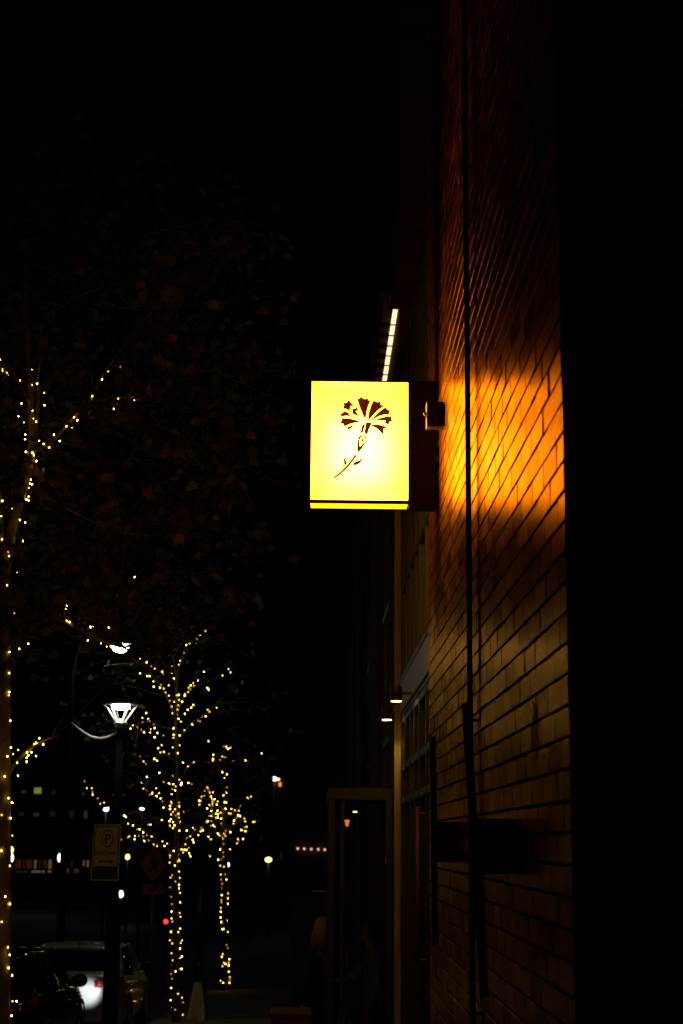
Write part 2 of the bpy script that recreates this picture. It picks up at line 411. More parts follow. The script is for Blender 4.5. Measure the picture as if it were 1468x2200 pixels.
for (cx, cz, sx, sz, pw) in [(0.40, 0.42, 0.33, 0.40, 2.1)]:
    la = bpy.data.lights.new('sign_lamp', 'AREA'); la.shape = 'RECTANGLE'; la.size = sx; la.size_y = sz; la.energy = pw; la.color = (1, 0.9, 0.55)
    lo = bpy.data.objects.new('sign_lamp', la); COL.objects.link(lo); lo.parent = sg
    lo.location = Vector((xl + (xr - xl) * 0.50, YF + 0.115, zb_ + (zt_ - zb_) * 0.42)) - sg.location
    lo.rotation_euler = (rad(-90), 0, 0)          # shines toward -Y, at the panel
for (px, py, sx, sy, pw) in [(0.5, 0.985, 0.5, 0.012, 0.09), (0.5, 0.015, 0.5, 0.012, 0.09), (0.012, 0.5, 0.012, 0.62, 0.07)]:
    la = bpy.data.lights.new('sign_lamp', 'AREA'); la.shape = 'RECTANGLE'; la.size = sx; la.size_y = sy; la.energy = pw; la.color = (1, 0.88, 0.40)
    lo = bpy.data.objects.new('sign_lamp', la); COL.objects.link(lo); lo.parent = sg
    lo.location = Vector((xl + (xr - xl) * px, YF + 0.045, zb_ + (zt_ - zb_) * py)) - sg.location
    lo.rotation_euler = (rad(-90), 0, 0)
EMB = [
 [[(548,300),(590,290),(632,258),(648,280),(665,298),(705,300),(738,288),(752,318),(785,340),(750,420),(725,510),(710,600),(698,690),(640,560),(585,420)]],
 [[(845,312),(870,345),(910,355),(965,342),(962,375),(972,408),(1010,405),(1017,432),(930,490),(840,580),(745,690),(738,680),(755,540),(790,420)]],
 [[(1050,440),(1068,470),(1100,495),(1138,497),(1118,540),(1115,572),(1020,580),(920,615),(790,690),(770,700),(850,610),(940,520)]],
 [[(1162,605),(1155,640),(1165,672),(1185,695),(1140,695),(1110,718),(1118,745),(1135,770),(1030,722),(940,706),(1040,702),(1048,690),(1035,680),(950,678),(880,685),(830,698),(930,640),(1050,612)]],
 [[(805,755),(880,745),(960,755),(1075,790),(1055,805),(1065,840),(1020,820),(1018,880),(1015,940),(935,860),(880,810),(800,778)]],
 [[(705,715),(745,710),(798,715),(803,750),(780,795),(750,860),(735,945),(672,885),(700,780),(695,750)]],
 [[(640,750),(690,750),(690,775),(670,830),(655,890),(598,912),(620,840)]],
 [[(405,298),(440,365),(505,430),(495,440),(435,425),(430,470),(425,518),(370,485),(303,470),(318,410),(302,368),(360,368),(390,335)]],
 [[(550,432),(575,520),(640,660),(545,508),(532,518),(610,635),(540,592),(462,560),(470,515),(462,468),(520,470)]],
 [[(325,512),(415,545),(408,570),(430,585),(500,610),(560,652),(460,615),(370,600),(270,612),(262,580),(238,562),(290,548)]],
 [[(275,638),(400,640),(500,660),(630,708),(530,720),(420,745),(325,795),(312,745),(245,722),(280,680)]],
 [[(378,795),(460,765),(565,745),(480,790),(382,858)]],
 [[(655,925),(680,932),(700,945),(725,995),(705,1060),(660,1135),(610,1205),(557,1252),(550,1150),(555,1060),(575,975),(600,945)],[(664,935),(700,1010),(690,1040),(600,1135),(590,1050),(610,985)]],
 [[(660,965),(672,1030),(620,1085),(620,1040),(640,990)]],
 [[(514,1252),(528,1284),(546,1302),(478,1396),(388,1508),(256,1630),(148,1700),(130,1672),(236,1597),(360,1474),(452,1362),(498,1296)]],
 [[(333,1252),(344,1345),(378,1435),(326,1494),(314,1380)]],
 [[(655,1310),(635,1380),(590,1440),(530,1465),(465,1465),(505,1405),(590,1375)]],
]
m, nt, out = nmat('brown_vinyl'); n, l = nt.nodes, nt.links
t = n.new('ShaderNodeBsdfTransparent'); t.inputs[0].default_value = (0.085, 0.040, 0.005, 1)
d = n.new('ShaderNodeBsdfDiffuse'); d.inputs[0].default_value = (0.03, 0.012, 0.005, 1)
ad = n.new('ShaderNodeAddShader'); l.new(t.outputs[0], ad.inputs[0]); l.new(d.outputs[0], ad.inputs[1]); l.new(ad.outputs[0], out.inputs[0])
M['vinyl'] = m
eb = MB()
for loops in EMB:
    eb.slab([[P(700 + .12262 * u, 820 + .12262 * v, YF - 0.0012) for u, v in L] for L in loops], (0, 0.0006, 0))
eb.build('emblem', 'vinyl', face)

# ------------------------------------------------------------------ fittings on the brick wall
def xw(px): return 0
# conduit running the full height
cy = 7.37; cxx = WX - 0.032
co = thing('conduit', (cxx, cy, -1.0), 'thin dark vertical pipe fixed to the brick wall, running its full height', 'pipe')
MB().tube([(cxx, cy, -1.0), (cxx, cy, 2.0), (cxx, cy, 5.0), (cxx, cy, 8.4)], 0.0135, 12).build('pipe', 'black_metal', co)
for zz in (-0.4, 0.9, 2.2, 7.9):
    MB().box((cxx - 0.015, cy - 0.015, zz - 0.008), (WX + 0.001, cy + 0.015, zz + 0.008), 0.003).build('pipe_clamp', 'black_metal', co)
# junction box beside the sign
Yj = 9.22
j = thing('junction_box', (WX, Yj, P(932, 921, Yj).z), 'small grey weatherproof box on the brick wall just right of the lit sign', 'box')
xj, za_, zb2 = P(916, 900, Yj).x, P(932, 867, Yj).z, P(932, 920, Yj).z
MB().box((xj + 0.012, Yj - 0.045, zb2), (WX - .001, Yj + 0.045, za_), 0.006).build('body', 'plastic', j)
MB().box((xj, Yj - 0.047, zb2 - .002), (xj + 0.0118, Yj + 0.047, za_ + .002), 0.004).build('lid', 'plastic', j)
MB().lathe((0, 0, 0), [(0.006, 0), (0.006, 0.012), (0.011, 0.012), (0.011, 0.02), (0.004, 0.024)], 10)
kn = MB().ball((xj - 0.008, Yj - 0.01, P(932, 890, Yj).z), 0.011, 10, 6).box((xj - 0.007, Yj - 0.014, P(932, 900, Yj).z), (xj - .0005, Yj - 0.006, P(932, 890, Yj).z))
kn.build('knob', 'steel', j)
# two linear wall lights (not lit) on back boxes
def wall_light(Yc, bx, top, bot, tilt_top, tilt_bot, box_px, label):
    zt1, zb1 = P(tilt_top, top, Yc).z, P(tilt_bot, bot, Yc).z
    r = thing('linear_wall_light', (WX, Yc, zb1), label, 'wall light', 'unlit bar lights on the brick wall')
    pt, pb = P(tilt_top, top, Yc), P(tilt_bot, bot, Yc)
    MB().tube([pb, pb.lerp(pt, .33), pb.lerp(pt, .66), pt], 0.017, 10).build('bar', 'black_metal', r)
    x0, x1, y0, y1 = box_px
    a, e = P(x0, y0, Yc - .02), P(x1, y1, Yc - .02)
    MB().box((a.x, Yc - 0.05, e.z), (WX - .001, Yc + 0.05, a.z), 0.005).build('back_box', 'black_metal', r)
    mid = pb.lerp(pt, 0.5)
    return r
wall_light(8.5, 0, 1582, 2032, 930, 936, (938, 976, 1765, 1853), 'unlit black bar light left of the pipe, on a small square back box')
wall_light(6.1, 0, 1512, 2140, 1001, 1041, (1022, 1094, 1757, 1878), 'unlit black bar light, the nearer and longer, leaning across the pipe')

# cylinder downlights on the shopfront
def downlight(Yc, px, py, label, power, attach):
    c = P(px, py, Yc)
    r = thing('cylinder_downlight', c, label, 'wall light', 'lit cylinder downlights on the shopfront')
    rr = 0.050
    MB().lathe(c, [(rr - .004, 0.0), (rr, 0.002), (rr, 0.115), (rr - .004, 0.12)], 24).build('housing', 'bronze', r)
    ax = attach
    MB().box((c.x + rr * .9, Yc - 0.012, c.z + 0.05), (ax, Yc + 0.012, c.z + 0.075), 0.002).build('bracket', 'bronze', r)
    MB().lathe(c, [(rr - .008, -0.006), (rr - .007, -0.0005)], 24).build('lens', 'down', r)
    sp = bpy.data.lights.new('lamp', 'SPOT'); sp.energy = power; sp.color = (1, 0.66, 0.14); sp.spot_size = rad(122); sp.spot_blend = 0.5; sp.shadow_soft_size = 0.03
    so = bpy.data.objects.new('lamp', sp); COL.objects.link(so); so.parent = r; so.location = (0, 0, -0.02)
downlight(13.0, 851.5, 1506, 'lit cylinder downlight nearer the camera, just under the grey canopy edge', 2.2, 0.79)
downlight(14.75, 831.5, 1546, 'lit cylinder downlight farther along, left of the glowing tan pier', 4.0, 0.744)

# halo-lit row of boxes high on the facade
zl = EYE + 4.97
hs = thing('facade_light_sign', (WX, 15.0, zl), 'row of dark sign boxes along a bright white light bar high on the facade', 'sign')
MB().box((0.700, 14.42, zl), (0.742, 17.6, zl + 0.03), 0.004).build('light_bar', 'bar', hs)
MB().box((0.685, 14.36, zl + 0.004), (WX - .001, 14.415, zl + 0.17), 0.004).build('end_cap', 'cabinet', hs)
MB().box((0.743, 14.52, zl - .01), (WX - .001, 20.5, zl + 0.07)).build('back_rail', 'cabinet', hs)
for k in range(7):
    yy = 14.75 + k * 0.34
    MB().box((0.60, yy, zl - 0.01), (0.690, yy + 0.17, zl + 0.30), 0.004).build('sign_box', 'cabinet', hs)
    MB().tube([(0.685, yy + .08, zl - 0.010), (0.745, yy + .08, zl - 0.010)], 0.008, 6).build('standoff', 'redlens', hs)
MB().box((0.59, 14.85, zl + 0.302), (0.70, 17.1, zl + 0.33)).build('top_rail', 'cabinet', hs)

# rain pipe farther down the facade
dp = MB().tube([(0.70, 25.2, g(25) + .1), (0.70, 25.2, 2), (0.70, 25.2, 9.5)], 0.05, 10); 
for zz in (0, 3, 6, 8.5): dp.box((0.64, 25.14, zz), (0.76, 25.26, zz + .04))
tag(dp.build('rain_pipe', 'pipe'), 'pale vertical rain pipe far down the dark facade, above the glass porch', 'pipe')

# ------------------------------------------------------------------ glass porch beyond the pier
YV = 15.45; YB = 16.95
vx = P(706, 1700, YV).x; vt = P(770, 1696, YV).z; vb = P(770, 1719, YV).z
po = thing('glass_porch', (vx, YV, g(YV)), 'narrow glass entrance porch with a metal frame beyond the glowing pier', 'porch')
fr = MB()
fr.box((vx, YV, vb), (0.745, YV + 0.08, vt), .004)
fr.box((vx + .001, YB, vb + .001), (0.744, YB + 0.06, vt - .001), .004)
fr.box((vx, YV + .08, vb), (vx + 0.06, YB, vt - .002), .004)
for x0, x1 in ((vx, vx + 0.065), (0.69, 0.745)):
    fr.box((x0, YV, g(YV) - .1), (x1, YV + 0.07, vb), .004); fr.box((x0, YB, g(YB) - .1), (x1, YB + 0.06, vb), .004)
fr.box((vx + .065, YV + .01, g(YV) + .02), (.69, YV + .06, g(YV) + .16), .004)
fr.box((vx + .12, YV + .012, g(YV) + .16), (vx + 0.155, YV + .055, vb), .003)
fr.build('frame', 'bronze', po)
MB().box((vx, YV + .0805, vt), (.745, YB, vt + .02)).build('roof', 'bronze', po)
MB().box((vx + .156, YV + .03, g(YV) + .161), (.689, YV + .036, vb - .001)).build('pane', 'clear_glass', po)
MB().box((vx + .02, YV + .081, g(YV)), (vx + .026, YB - .001, vb - .001)).build('pane', 'clear_glass', po)
MB().tube([(vx + .19, YV - .03, g(YV) + .7), (vx + .19, YV - .03, g(YV) + 1.5)], .012).tube([(vx + .19, YV - .03, g(YV) + .75), (vx + .19, YV + .03, g(YV) + .75)], .007).tube([(vx + .19, YV - .03, g(YV) + 1.45), (vx + .19, YV + .03, g(YV) + 1.45)], .007).build('handle', 'black_metal', po)
c = P(763, 1744, 16.3)  # added pendant: its glowing lens stands in for a reflection in the porch glass
pl = thing('porch_reflection_light', c, 'tiny lit round pendant added as a light reflected in the porch glass', 'light')
MB().lathe(c, [(0.022, 0.004), (0.024, 0.03), (0.008, 0.034)], 14).tube([c + Vector((0, 0, .03)), Vector((c.x, c.y, vt))], 0.004, 6).build('shade', 'bronze', pl)
MB().lathe(c, [(0.020, -0.006), (0.020, 0.003)], 14).build('lens', 'down', pl)
c = P(746, 1768, 16.93)
sc = thing('porch_wall_lamp', c, 'small tapering amber wall lamp at the back of the glass porch', 'light')
MB().lathe(c, [(0.012, -0.035), (0.014, -0.03), (0.028, 0.03), (0.024, 0.032)], 12).build('lamp_shade', M['far_orange'], sc)
MB().box((c.x - .012, c.y + .02, c.z - .02), (c.x + .012, YB + .001, c.z + .02)).build('bracket', 'bronze', sc)

# ------------------------------------------------------------------ people
def skin_mesh(name, nodes, edges, m, parent, sub=2, root=0):
    me = bpy.data.meshes.new(name); me.from_pydata([n_[0] for n_ in nodes], edges, [])
    o = bpy.data.objects.new(name, me); COL.objects.link(o)
    o.modifiers.new('skin', 'SKIN')
    for i, n_ in enumerate(nodes):
        r = n_[1]; me.skin_vertices[0].data[i].radius = r if hasattr(r, '__len__') else (r, r)
    me.skin_vertices[0].data[root].use_root = True
    s_ = o.modifiers.new('sub', 'SUBSURF'); s_.levels = s_.render_levels = sub
    dg = bpy.context.evaluated_depsgraph_get(); dg.update()
    nm = bpy.data.meshes.new_from_object(o.evaluated_get(dg)); nm.name = name
    for p in nm.polygons: p.use_smooth = True
    nm.materials.clear(); nm.materials.append(M[m])
    o.modifiers.clear(); o.data = nm; bpy.data.meshes.remove(me)
    o.parent = parent; return o

def person(loc, rz, label, hgt, arms, hairmat, coatmat, longhair):
    """arms: (elbow, wrist, hand direction) for the left and the right side; x right, y forward, z up"""
    k = hgt / 1.75
    r = thing('person', loc, label, 'person'); r.rotation_euler = (0, 0, rz)
    V = lambda x, y, z: Vector((x, y, z)) * k
    nd = [(V(0, 0, .95), (.15, .11)), (V(0, .01, 1.15), (.13, .10)), (V(0, 0, 1.36), (.15, .10)), (V(0, 0, 1.48), (.06, .06)), (V(0, .02, 1.545), (.052, .055)),
          (V(0, .03, 1.60), (.066, .085)), (V(0, .025, 1.67), (.075, .092)), (V(0, .02, 1.73), (.05, .06))]
    ed = [(0, 1), (1, 2), (2, 3), (3, 4), (4, 5), (5, 6), (6, 7)]
    def chain(base, pts):
        last = base
        for p, rr in pts:
            nd.append((p, rr)); ed.append((last, len(nd) - 1)); last = len(nd) - 1
        return last
    chain(5, [(V(0, .125, 1.60), .012)])                                            # nose
    clothes = [nd[0], nd[1], nd[2]]; cedges = [(0, 1), (1, 2)]; clothes = [(p, tuple(q * 1.14 for q in rr)) for p, rr in clothes]
    legs = [(V(0, 0, .98), (.165, .125))]; ledges = []
    for s in (-1, 1):
        chain(0, [(V(.09 * s, 0, .86), .085), (V(.10 * s, .01, .48), .058), (V(.10 * s, -.01, .10), .04), (V(.105 * s, .13, .05), .036)])
        i0 = len(legs); legs += [(V(.09 * s, 0, .86), .098), (V(.10 * s, .01, .48), .074), (V(.10 * s, -.01, .12), .062)]; ledges += [(0, i0), (i0, i0 + 1), (i0 + 1, i0 + 2)]
        el, wr, hd = arms[0 if s < 0 else 1]
        el, wr, hd = V(*el), V(*wr), Vector(hd).normalized()
        sh = V(.175 * s, 0, 1.39)
        w = chain(2, [(sh, .055), (el, .042), (wr, .027)])
        i0 = len(clothes); clothes += [(sh, .072), (el, .058), (wr.lerp(el, .08), .046)]; cedges += [(2, i0), (i0, i0 + 1), (i0 + 1, i0 + 2)]
        side = hd.cross(Vector((0, 1, 0)) if abs(hd.y) < .8 else Vector((0, 0, 1))).normalized(); pn = hd.cross(side)
        pm = chain(w, [(wr + hd * .05 * k, (.034, .016))])
        for q, (off, ln) in enumerate([(-.033, .070), (-.011, .083), (.011, .078), (.033, .060)]):
            b0 = wr + hd * .085 * k + side * off * k
            chain(pm, [(b0, .0095), (b0 + (hd * .5 * ln + pn * .012) * k, .0085), (b0 + (hd * .85 * ln + pn * .035) * k, .007)])
        chain(pm, [(wr + (hd * .055 - side * .045 + pn * .01) * k, .011), (wr + (hd * .09 - side * .06 + pn * .02) * k, .0085)])
    skin_mesh('body', nd, ed, 'skin', r)
    skin_mesh('coat', clothes + [(V(0, 0, .78), (.185, .14)), (V(0, 0, 1.475), (.085, .085))], cedges + [(0, len(clothes)), (2, len(clothes) + 1)], coatmat, r)
    skin_mesh('trousers', legs, ledges, 'blackcloth', r)
    for s in (-1, 1): MB().ball(V(.105 * s, .055, .05), .05 * k, 12, 8, (.95, 2.6, 1)).build('shoe', 'dark', r, local=True)
    hb = MB(); hb.ball(V(0, .005, 1.672), .108 * k, 18, 12, (.92, 1.08, .98))
    if longhair:
        for q in range(26):
            a = math.pi * (1.02 + 0.96 * q / 25 * 1.0) if q < 26 else 0
            x, y = .095 * math.cos(a), .095 * math.sin(a) + .01
            hb.tube([V(x * .8, y * .8, 1.74), V(x * 1.08, y * 1.1, 1.66), V(x * 1.34, y * 1.25 - .01, 1.56), V(x * 1.35, y * 1.3 - .01, 1.45 + .03 * math.sin(q * 2.3))], [.02, .032, .034, .012], 6)
    for v_ in hb.v:
        v_ += Vector((math.sin(v_.z * 190 / k + v_.x * 60), math.sin(v_.x * 170 / k + 2), math.sin(v_.y * 150 / k))) * .006
    for q in range(30 if longhair else 0):
        a = R.uniform(math.pi * .98, math.pi * 2.02); t0 = R.uniform(1.70, 1.77); wv = R.uniform(.9, 1.15)
        x, y = .10 * math.cos(a), .10 * math.sin(a) + .01
        hb.tube([V(x * .55, y * .55, t0 + .02), V(x * 1.08 * wv, y * 1.08 * wv, t0 - .09), V(x * 1.38 * wv, y * 1.30 * wv, t0 - .20), V(x * 1.30 * wv, y * 1.32 * wv, t0 - R.uniform(.25, .33))], [.010, .014, .013, .003], 5)
    hr = hb.build('hair', hairmat, r, local=True)
    # the face stays clear of the hair
    bm = bmesh.new(); bm.from_mesh(hr.data)
    bmesh.ops.delete(bm, geom=[v for v in bm.verts if v.co.y > .055 * k and v.co.z < 1.70 * k], context='VERTS'); bm.to_mesh(hr.data); bm.free()
    for s in (-1, 1): MB().ball(V(.032 * s, .112, 1.635), .012 * k, 10, 6).build('eye', 'eye', r, local=True)
    return r
down = lambda s: ((.22 * s, -.02, 1.12), (.22 * s, .06, .88), (0, .1, -1))
person((P(696, 1985, 17.75).x, 17.75, g(17.75)), rad(35), 'person with blond hair in a black coat standing behind the porch post', 1.80, (down(-1), down(1)), 'blond', 'blackcloth', True)
hx = P(735, 2078, 16.2)
person((0.585, 16.15, g(16.15)), rad(90), 'person with dark hair and grey coat inside the glass porch, one arm reaching out', 1.76, (down(-1), ((.20, .16, 1.22), (.10, .26, 1.20), (0.05, 1, 0.05))), 'darkhair', 'greycloth', False)

# ------------------------------------------------------------------ things on the pavement
pt = thing('planter_box', (-0.28, 14.6, g(14.6)), 'dark red planter box at the bottom edge of the picture on the pavement', 'planter')
px0, px1 = P(582, 2178, 14.4), P(666, 2178, 14.4)
q = MB().slab([[(px0.x, 14.4, g(14.4)), (px1.x, 14.4, g(14.4)), (px1.x, 14.4, px0.z), (px0.x, 14.4, px0.z)]], (0, .5, 0)); q.build('trough', 'terracotta', pt)
MB().box((px0.x - .01, 14.385, px0.z - .03), (px1.x + .01, 14.915, px0.z + .004), .004).build('rim', 'terracotta', pt)
cx0 = P(640, 1936, 24)
uc = thing('utility_cabinet', (cx0.x, 24, g(24)), 'tall plain black utility cabinet on the pavement beyond the porch', 'cabinet')
MB().box((P(627, 1936, 24).x, 24, g(24) + .1), (P(700, 1936, 24).x, 24.45, cx0.z), .01).build('housing', 'black_metal', uc)
MB().box((P(625, 1936, 24).x, 23.98, g(24) - .03), (P(702, 1936, 24).x, 24.47, g(24) + .098)).build('plinth', 'concrete', uc)
MB().box((P(631, 1936, 24).x, 23.985, g(24) + .15), (P(696, 1936, 24).x, 23.999, cx0.z - .05), .003).build('door', 'black_metal', uc)

ab = P(423, 2165, 32.4); az = g(32.4)
sw = thing('sandwich_board', (ab.x, 32.4, az), 'pale blue white folding pavement board between the two lit trees', 'sign board')
for s in (-1, 1):
    y0, y1 = 32.4 + .28 * s, 32.4 + .03 * s
    MB().slab([[(ab.x - .18, y0, az), (ab.x + .18, y0, az), (ab.x + .10, y1, az + .70), (ab.x - .06, y1, az + .70)]], (0, .02 * s, 0)).build('panel', 'white', sw)
MB().tube([(ab.x - .05, 32.4, az + .70), (ab.x + .09, 32.4, az + .70)], .02).build('hinge', 'steel', sw)
bpole = P(426, 2160, 33.4)
up = thing('utility_pole', (bpole.x, 33.4, g(33.4)), 'plain black pole with a flared base between the two lit trees', 'pole')
MB().lathe((bpole.x, 33.4, g(33.4)), [(.22, 0), (.20, .12), (.15, .25), (.12, .9), (.10, 1.1)], 16).build('base', 'black_metal', up)
MB().tube([(bpole.x, 33.4, g(33.4) + 1.1), (bpole.x, 33.4, g(33.4) + 2.6)], [.10, .085], 14).build('shaft', 'black_metal', up)

# pedestrian lamp with the parking sign
YL = 16.7; lb = P(238, 2135, YL); lx = lb.x; cap = P(257, 1553, YL).z
sl = thing('street_lamp', (lx, YL, g(YL)), 'black pavement lamp post with open flared head and curved arm, parking sign on it', 'street lamp', 'street lamps')
MB().lathe((lx, YL, g(YL)), [(.16, 0), (.15, .10), (.085, .16), (.08, .9), (.078, 1.75), (.06, 1.78)], 20).build('base', 'pole', sl)
MB().tube([(lx, YL, g(YL) + 1.78), (lx, YL, cap - .03)], [.055, .034], 16).build('pole', 'pole', sl)
MB().lathe((lx, YL, cap), [(.036, -.06), (.074, -.012), (.074, 0), (.03, .012), (.028, .03), (.015, .042)], 20).build('collar', 'steel', sl)
hz = P(258, 1516, YL).z
for k_ in range(6):
    a = k_ * math.pi / 3 + .25
    d_ = Vector((math.cos(a), math.sin(a), 0))
    MB().tube([Vector((lx, YL, cap + .002)) + d_ * .045, Vector((lx, YL, hz - .03)) + d_ * .14, Vector((lx, YL, hz + .012)) + d_ * .19], .008, 8).build('strut', 'white', sl)
MB().lathe((lx, YL, hz), [(.20, .01), (.20, .018), (.14, .05), (.05, .085), (.01, .09)], 28).build('hood', 'steel', sl)
MB().lathe((lx, YL, hz), [(.088, -.035), (.095, -.03), (.095, .008)], 24).build('led_module', 'led', sl)
arm = [P(262, 1563, YL), P(247, 1577, YL), P(230, 1585, YL), P(213, 1587, YL), P(196, 1583, YL), P(180, 1574, YL), P(166, 1563, YL), P(154, 1552, YL)]
arm[0].x = lx
MB().tube(arm, [.014] * 6 + [.010, .006], 10).build('arm', 'white', sl)

def ring(cx, cz, Y, rx, rz_, n=40): return [(cx + rx * math.cos(2 * math.pi * i / n), Y, cz + rz_ * math.sin(2 * math.pi * i / n)) for i in range(n)]
def text(name, s, x, Y, z, h, m, parent, w=None):
    cu = bpy.data.curves.new('t', 'FONT'); cu.body = s; cu.align_x = 'CENTER'; cu.align_y = 'CENTER'; cu.size = 1; cu.extrude = 0.0; cu.offset = 0.018
    to = bpy.data.objects.new('t', cu); COL.objects.link(to)
    dg = bpy.context.evaluated_depsgraph_get(); dg.update()
    me = bpy.data.meshes.new_from_object(to.evaluated_get(dg)); bpy.data.objects.remove(to)
    xs = [v.co.x for v in me.vertices]; zs = [v.co.y for v in me.vertices]
    sx = (w / (max(xs) - min(xs))) if w else h / (max(zs) - min(zs)); sz = h / (max(zs) - min(zs)); mx = (max(xs) + min(xs)) / 2; mz = (max(zs) + min(zs)) / 2
    org = Vector((0, 0, 0)); p = parent
    while p is not None: org += p.location; p = p.parent
    for v in me.vertices: v.co = Vector((x + (v.co.x - mx) * sx, Y, z + (v.co.y - mz) * sz)) - org
    me.name = name; me.materials.clear(); me.materials.append(M[m])
    o = bpy.data.objects.new(name, me); COL.objects.link(o); o.parent = parent; return o
YP = YL - 0.24
tl, tr_, bl, br_ = P(203, 1771, YP), P(261, 1771, YP), P(194, 1892, YP), P(255, 1893, YP)
ps = thing('parking_sign', (lx, YP, bl.z), 'white and dark green pay to park sign on the lamp post', 'sign')
def sp(u, v, Y): # u,v in 0..1 across the plate
    p = (tl.lerp(tr_, u)).lerp(bl.lerp(br_, u), v); p.y = Y; return p
def rr(u0, v0, u1, v1, Y, r=.05, n=5):
    out_ = []
    for cu_, cv, a0 in ((u0 + r, v0 + r / 2, 180), (u1 - r, v0 + r / 2, 270), (u1 - r, v1 - r / 2, 0), (u0 + r, v1 - r / 2, 90)):
        for i in range(n + 1):
            a = rad(a0 + 90 * i / n); out_.append(sp(cu_ + r * math.cos(a), cv + r / 2 * math.sin(a), Y))
    return out_
plate = MB().slab([rr(0, 0, 1, 1, YP)], (0, .004, 0)).build('plate', 'signwhite', ps)
MB().slab([rr(.05, .027, .95, .973, YP - .0012), rr(.085, .045, .915, .955, YP - .0012)], (0, .0006, 0)).slab([rr(.086, .745, .914, .954, YP - .0012, .03)], (0, .0006, 0)).build('border', 'signgreen', plate)
o1 = [sp(.52 + .21 * math.cos(i * math.pi / 20), .255 + .155 * math.sin(i * math.pi / 20), YP - .0012) for i in range(40)]
o2 = [sp(.52 + .18 * math.cos(i * math.pi / 20), .255 + .135 * math.sin(i * math.pi / 20), YP - .0012) for i in range(40)]
MB().slab([o1, o2], (0, .0006, 0)).build('ring', 'signgreen', plate)
cpt = sp(.53, .255, YP); text('letter', 'P', cpt.x, YP - .0014, cpt.z, .095, 'signgreen', plate, .055)
cpt = sp(.5, .515, YP); text('lettering', 'PAY TO PARK', cpt.x, YP - .0014, cpt.z, .036, 'signgreen', plate, .225)
MB().slab([[sp(u, v, YP - .0012) for u, v in [(.22, .66), (.34, .625), (.34, .648), (.67, .648), (.67, .625), (.79, .66), (.67, .695), (.67, .672), (.34, .672), (.34, .695)]]], (0, .0006, 0)).build('arrow', 'signgreen', plate)
M['dimgreen'] = mat('faded_green_print', (0.06, 0.10, 0.06), .5)
for v, (a, e) in ((.80, (.14, .86)), (.875, (.20, .80))):
    us = [a + (e - a) * q / 24 for q in range(25)]
    tp_ = [sp(u, v - R.uniform(.010, .020), YP - .0020) for u in us]; bt_ = [sp(u, v + R.uniform(.010, .020), YP - .0020) for u in us]
    MB().slab([tp_ + bt_[::-1]], (0, .0004, 0)).build('worn_print', 'dimgreen', plate)
for v in (.2, .8): MB().box((lx - .06, YP + .005, sp(.5, v, YP).z - .01), (lx + .06, YP + .19, sp(.5, v, YP).z + .01)).build('bracket', 'steel', ps)

# orange road works signs
YO = 40.0
wc = P(330, 1856, YO); wr = wc.x - P(299, 1856, YO).x
ws = thing('road_works_sign', (P(324, 2062, YO).x, YO + .06, g(YO)), 'orange diamond road works sign with a small arrow plate below on a thin post', 'sign')
dm = MB().slab([[(wc.x - wr, YO, wc.z), (wc.x, YO, wc.z - wr * 1.28), (wc.x + wr, YO, wc.z), (wc.x, YO, wc.z + wr * 1.28)]], (0, .006, 0)).build('diamond_plate', 'orange', ws)
fig = MB().slab([ring(wc.x + .02, wc.z + .19, YO - .003, .05, .055, 16)], (0, .001, 0))
fig.slab([[(wc.x + a / 1000, YO - .003, wc.z + z_ / 1000) for a, z_ in [(-20, 120), (60, 130), (80, 40), (130, -40), (100, -60), (55, 0), (60, -60), (110, -230), (60, -240), (10, -90), (-60, -230), (-110, -220), (-40, -50), (-30, 40), (-80, 0), (-100, 20), (-50, 90)]]], (0, .001, 0))
fig.build('walker_symbol', 'ink', dm)
a, e = P(306, 1900, YO), P(351, 1922, YO)
ap = MB().slab([[(a.x, YO, a.z), (e.x, YO, a.z), (e.x, YO, e.z), (a.x, YO, e.z)]], (0, .006, 0)).build('arrow_plate', 'orange', ws)
ac = (a + e) / 2
MB().slab([[(ac.x + u / 1000, YO - .003, ac.z + v / 1000) for u, v in [(-110, -80), (-90, 30), (-55, -5), (60, 75), (120, 70), (100, 20), (70, 25), (-20, -45), (20, -75)]]], (0, .001, 0)).build('arrow', 'ink', ap)
MB().tube([(P(324, 2062, YO).x, YO + .03, g(YO)), (wc.x - .01, YO + .03, wc.z + .1)], .022, 8).build('post', 'steel', ws)
# pedestrian signal
YQ = 44.0; c = P(356.5, 1980, YQ)
pq = thing('pedestrian_signal', (c.x, YQ, g(YQ)), 'black crossing signal showing a red light, left of the first lit tree', 'traffic signal')
MB().box((c.x - .20, YQ, c.z - .22), (c.x + .10, YQ + .2, c.z + .22), .02).build('housing', 'black_metal', pq)
MB().ball((c.x, YQ - .01, c.z), .06, 14, 8, (1, .3, 1)).build('lens', 'far_red', pq)
MB().tube([(c.x - .05, YQ + .1, g(YQ)), (c.x - .05, YQ + .1, c.z + .5)], .05, 10).build('pole', 'black_metal', pq)

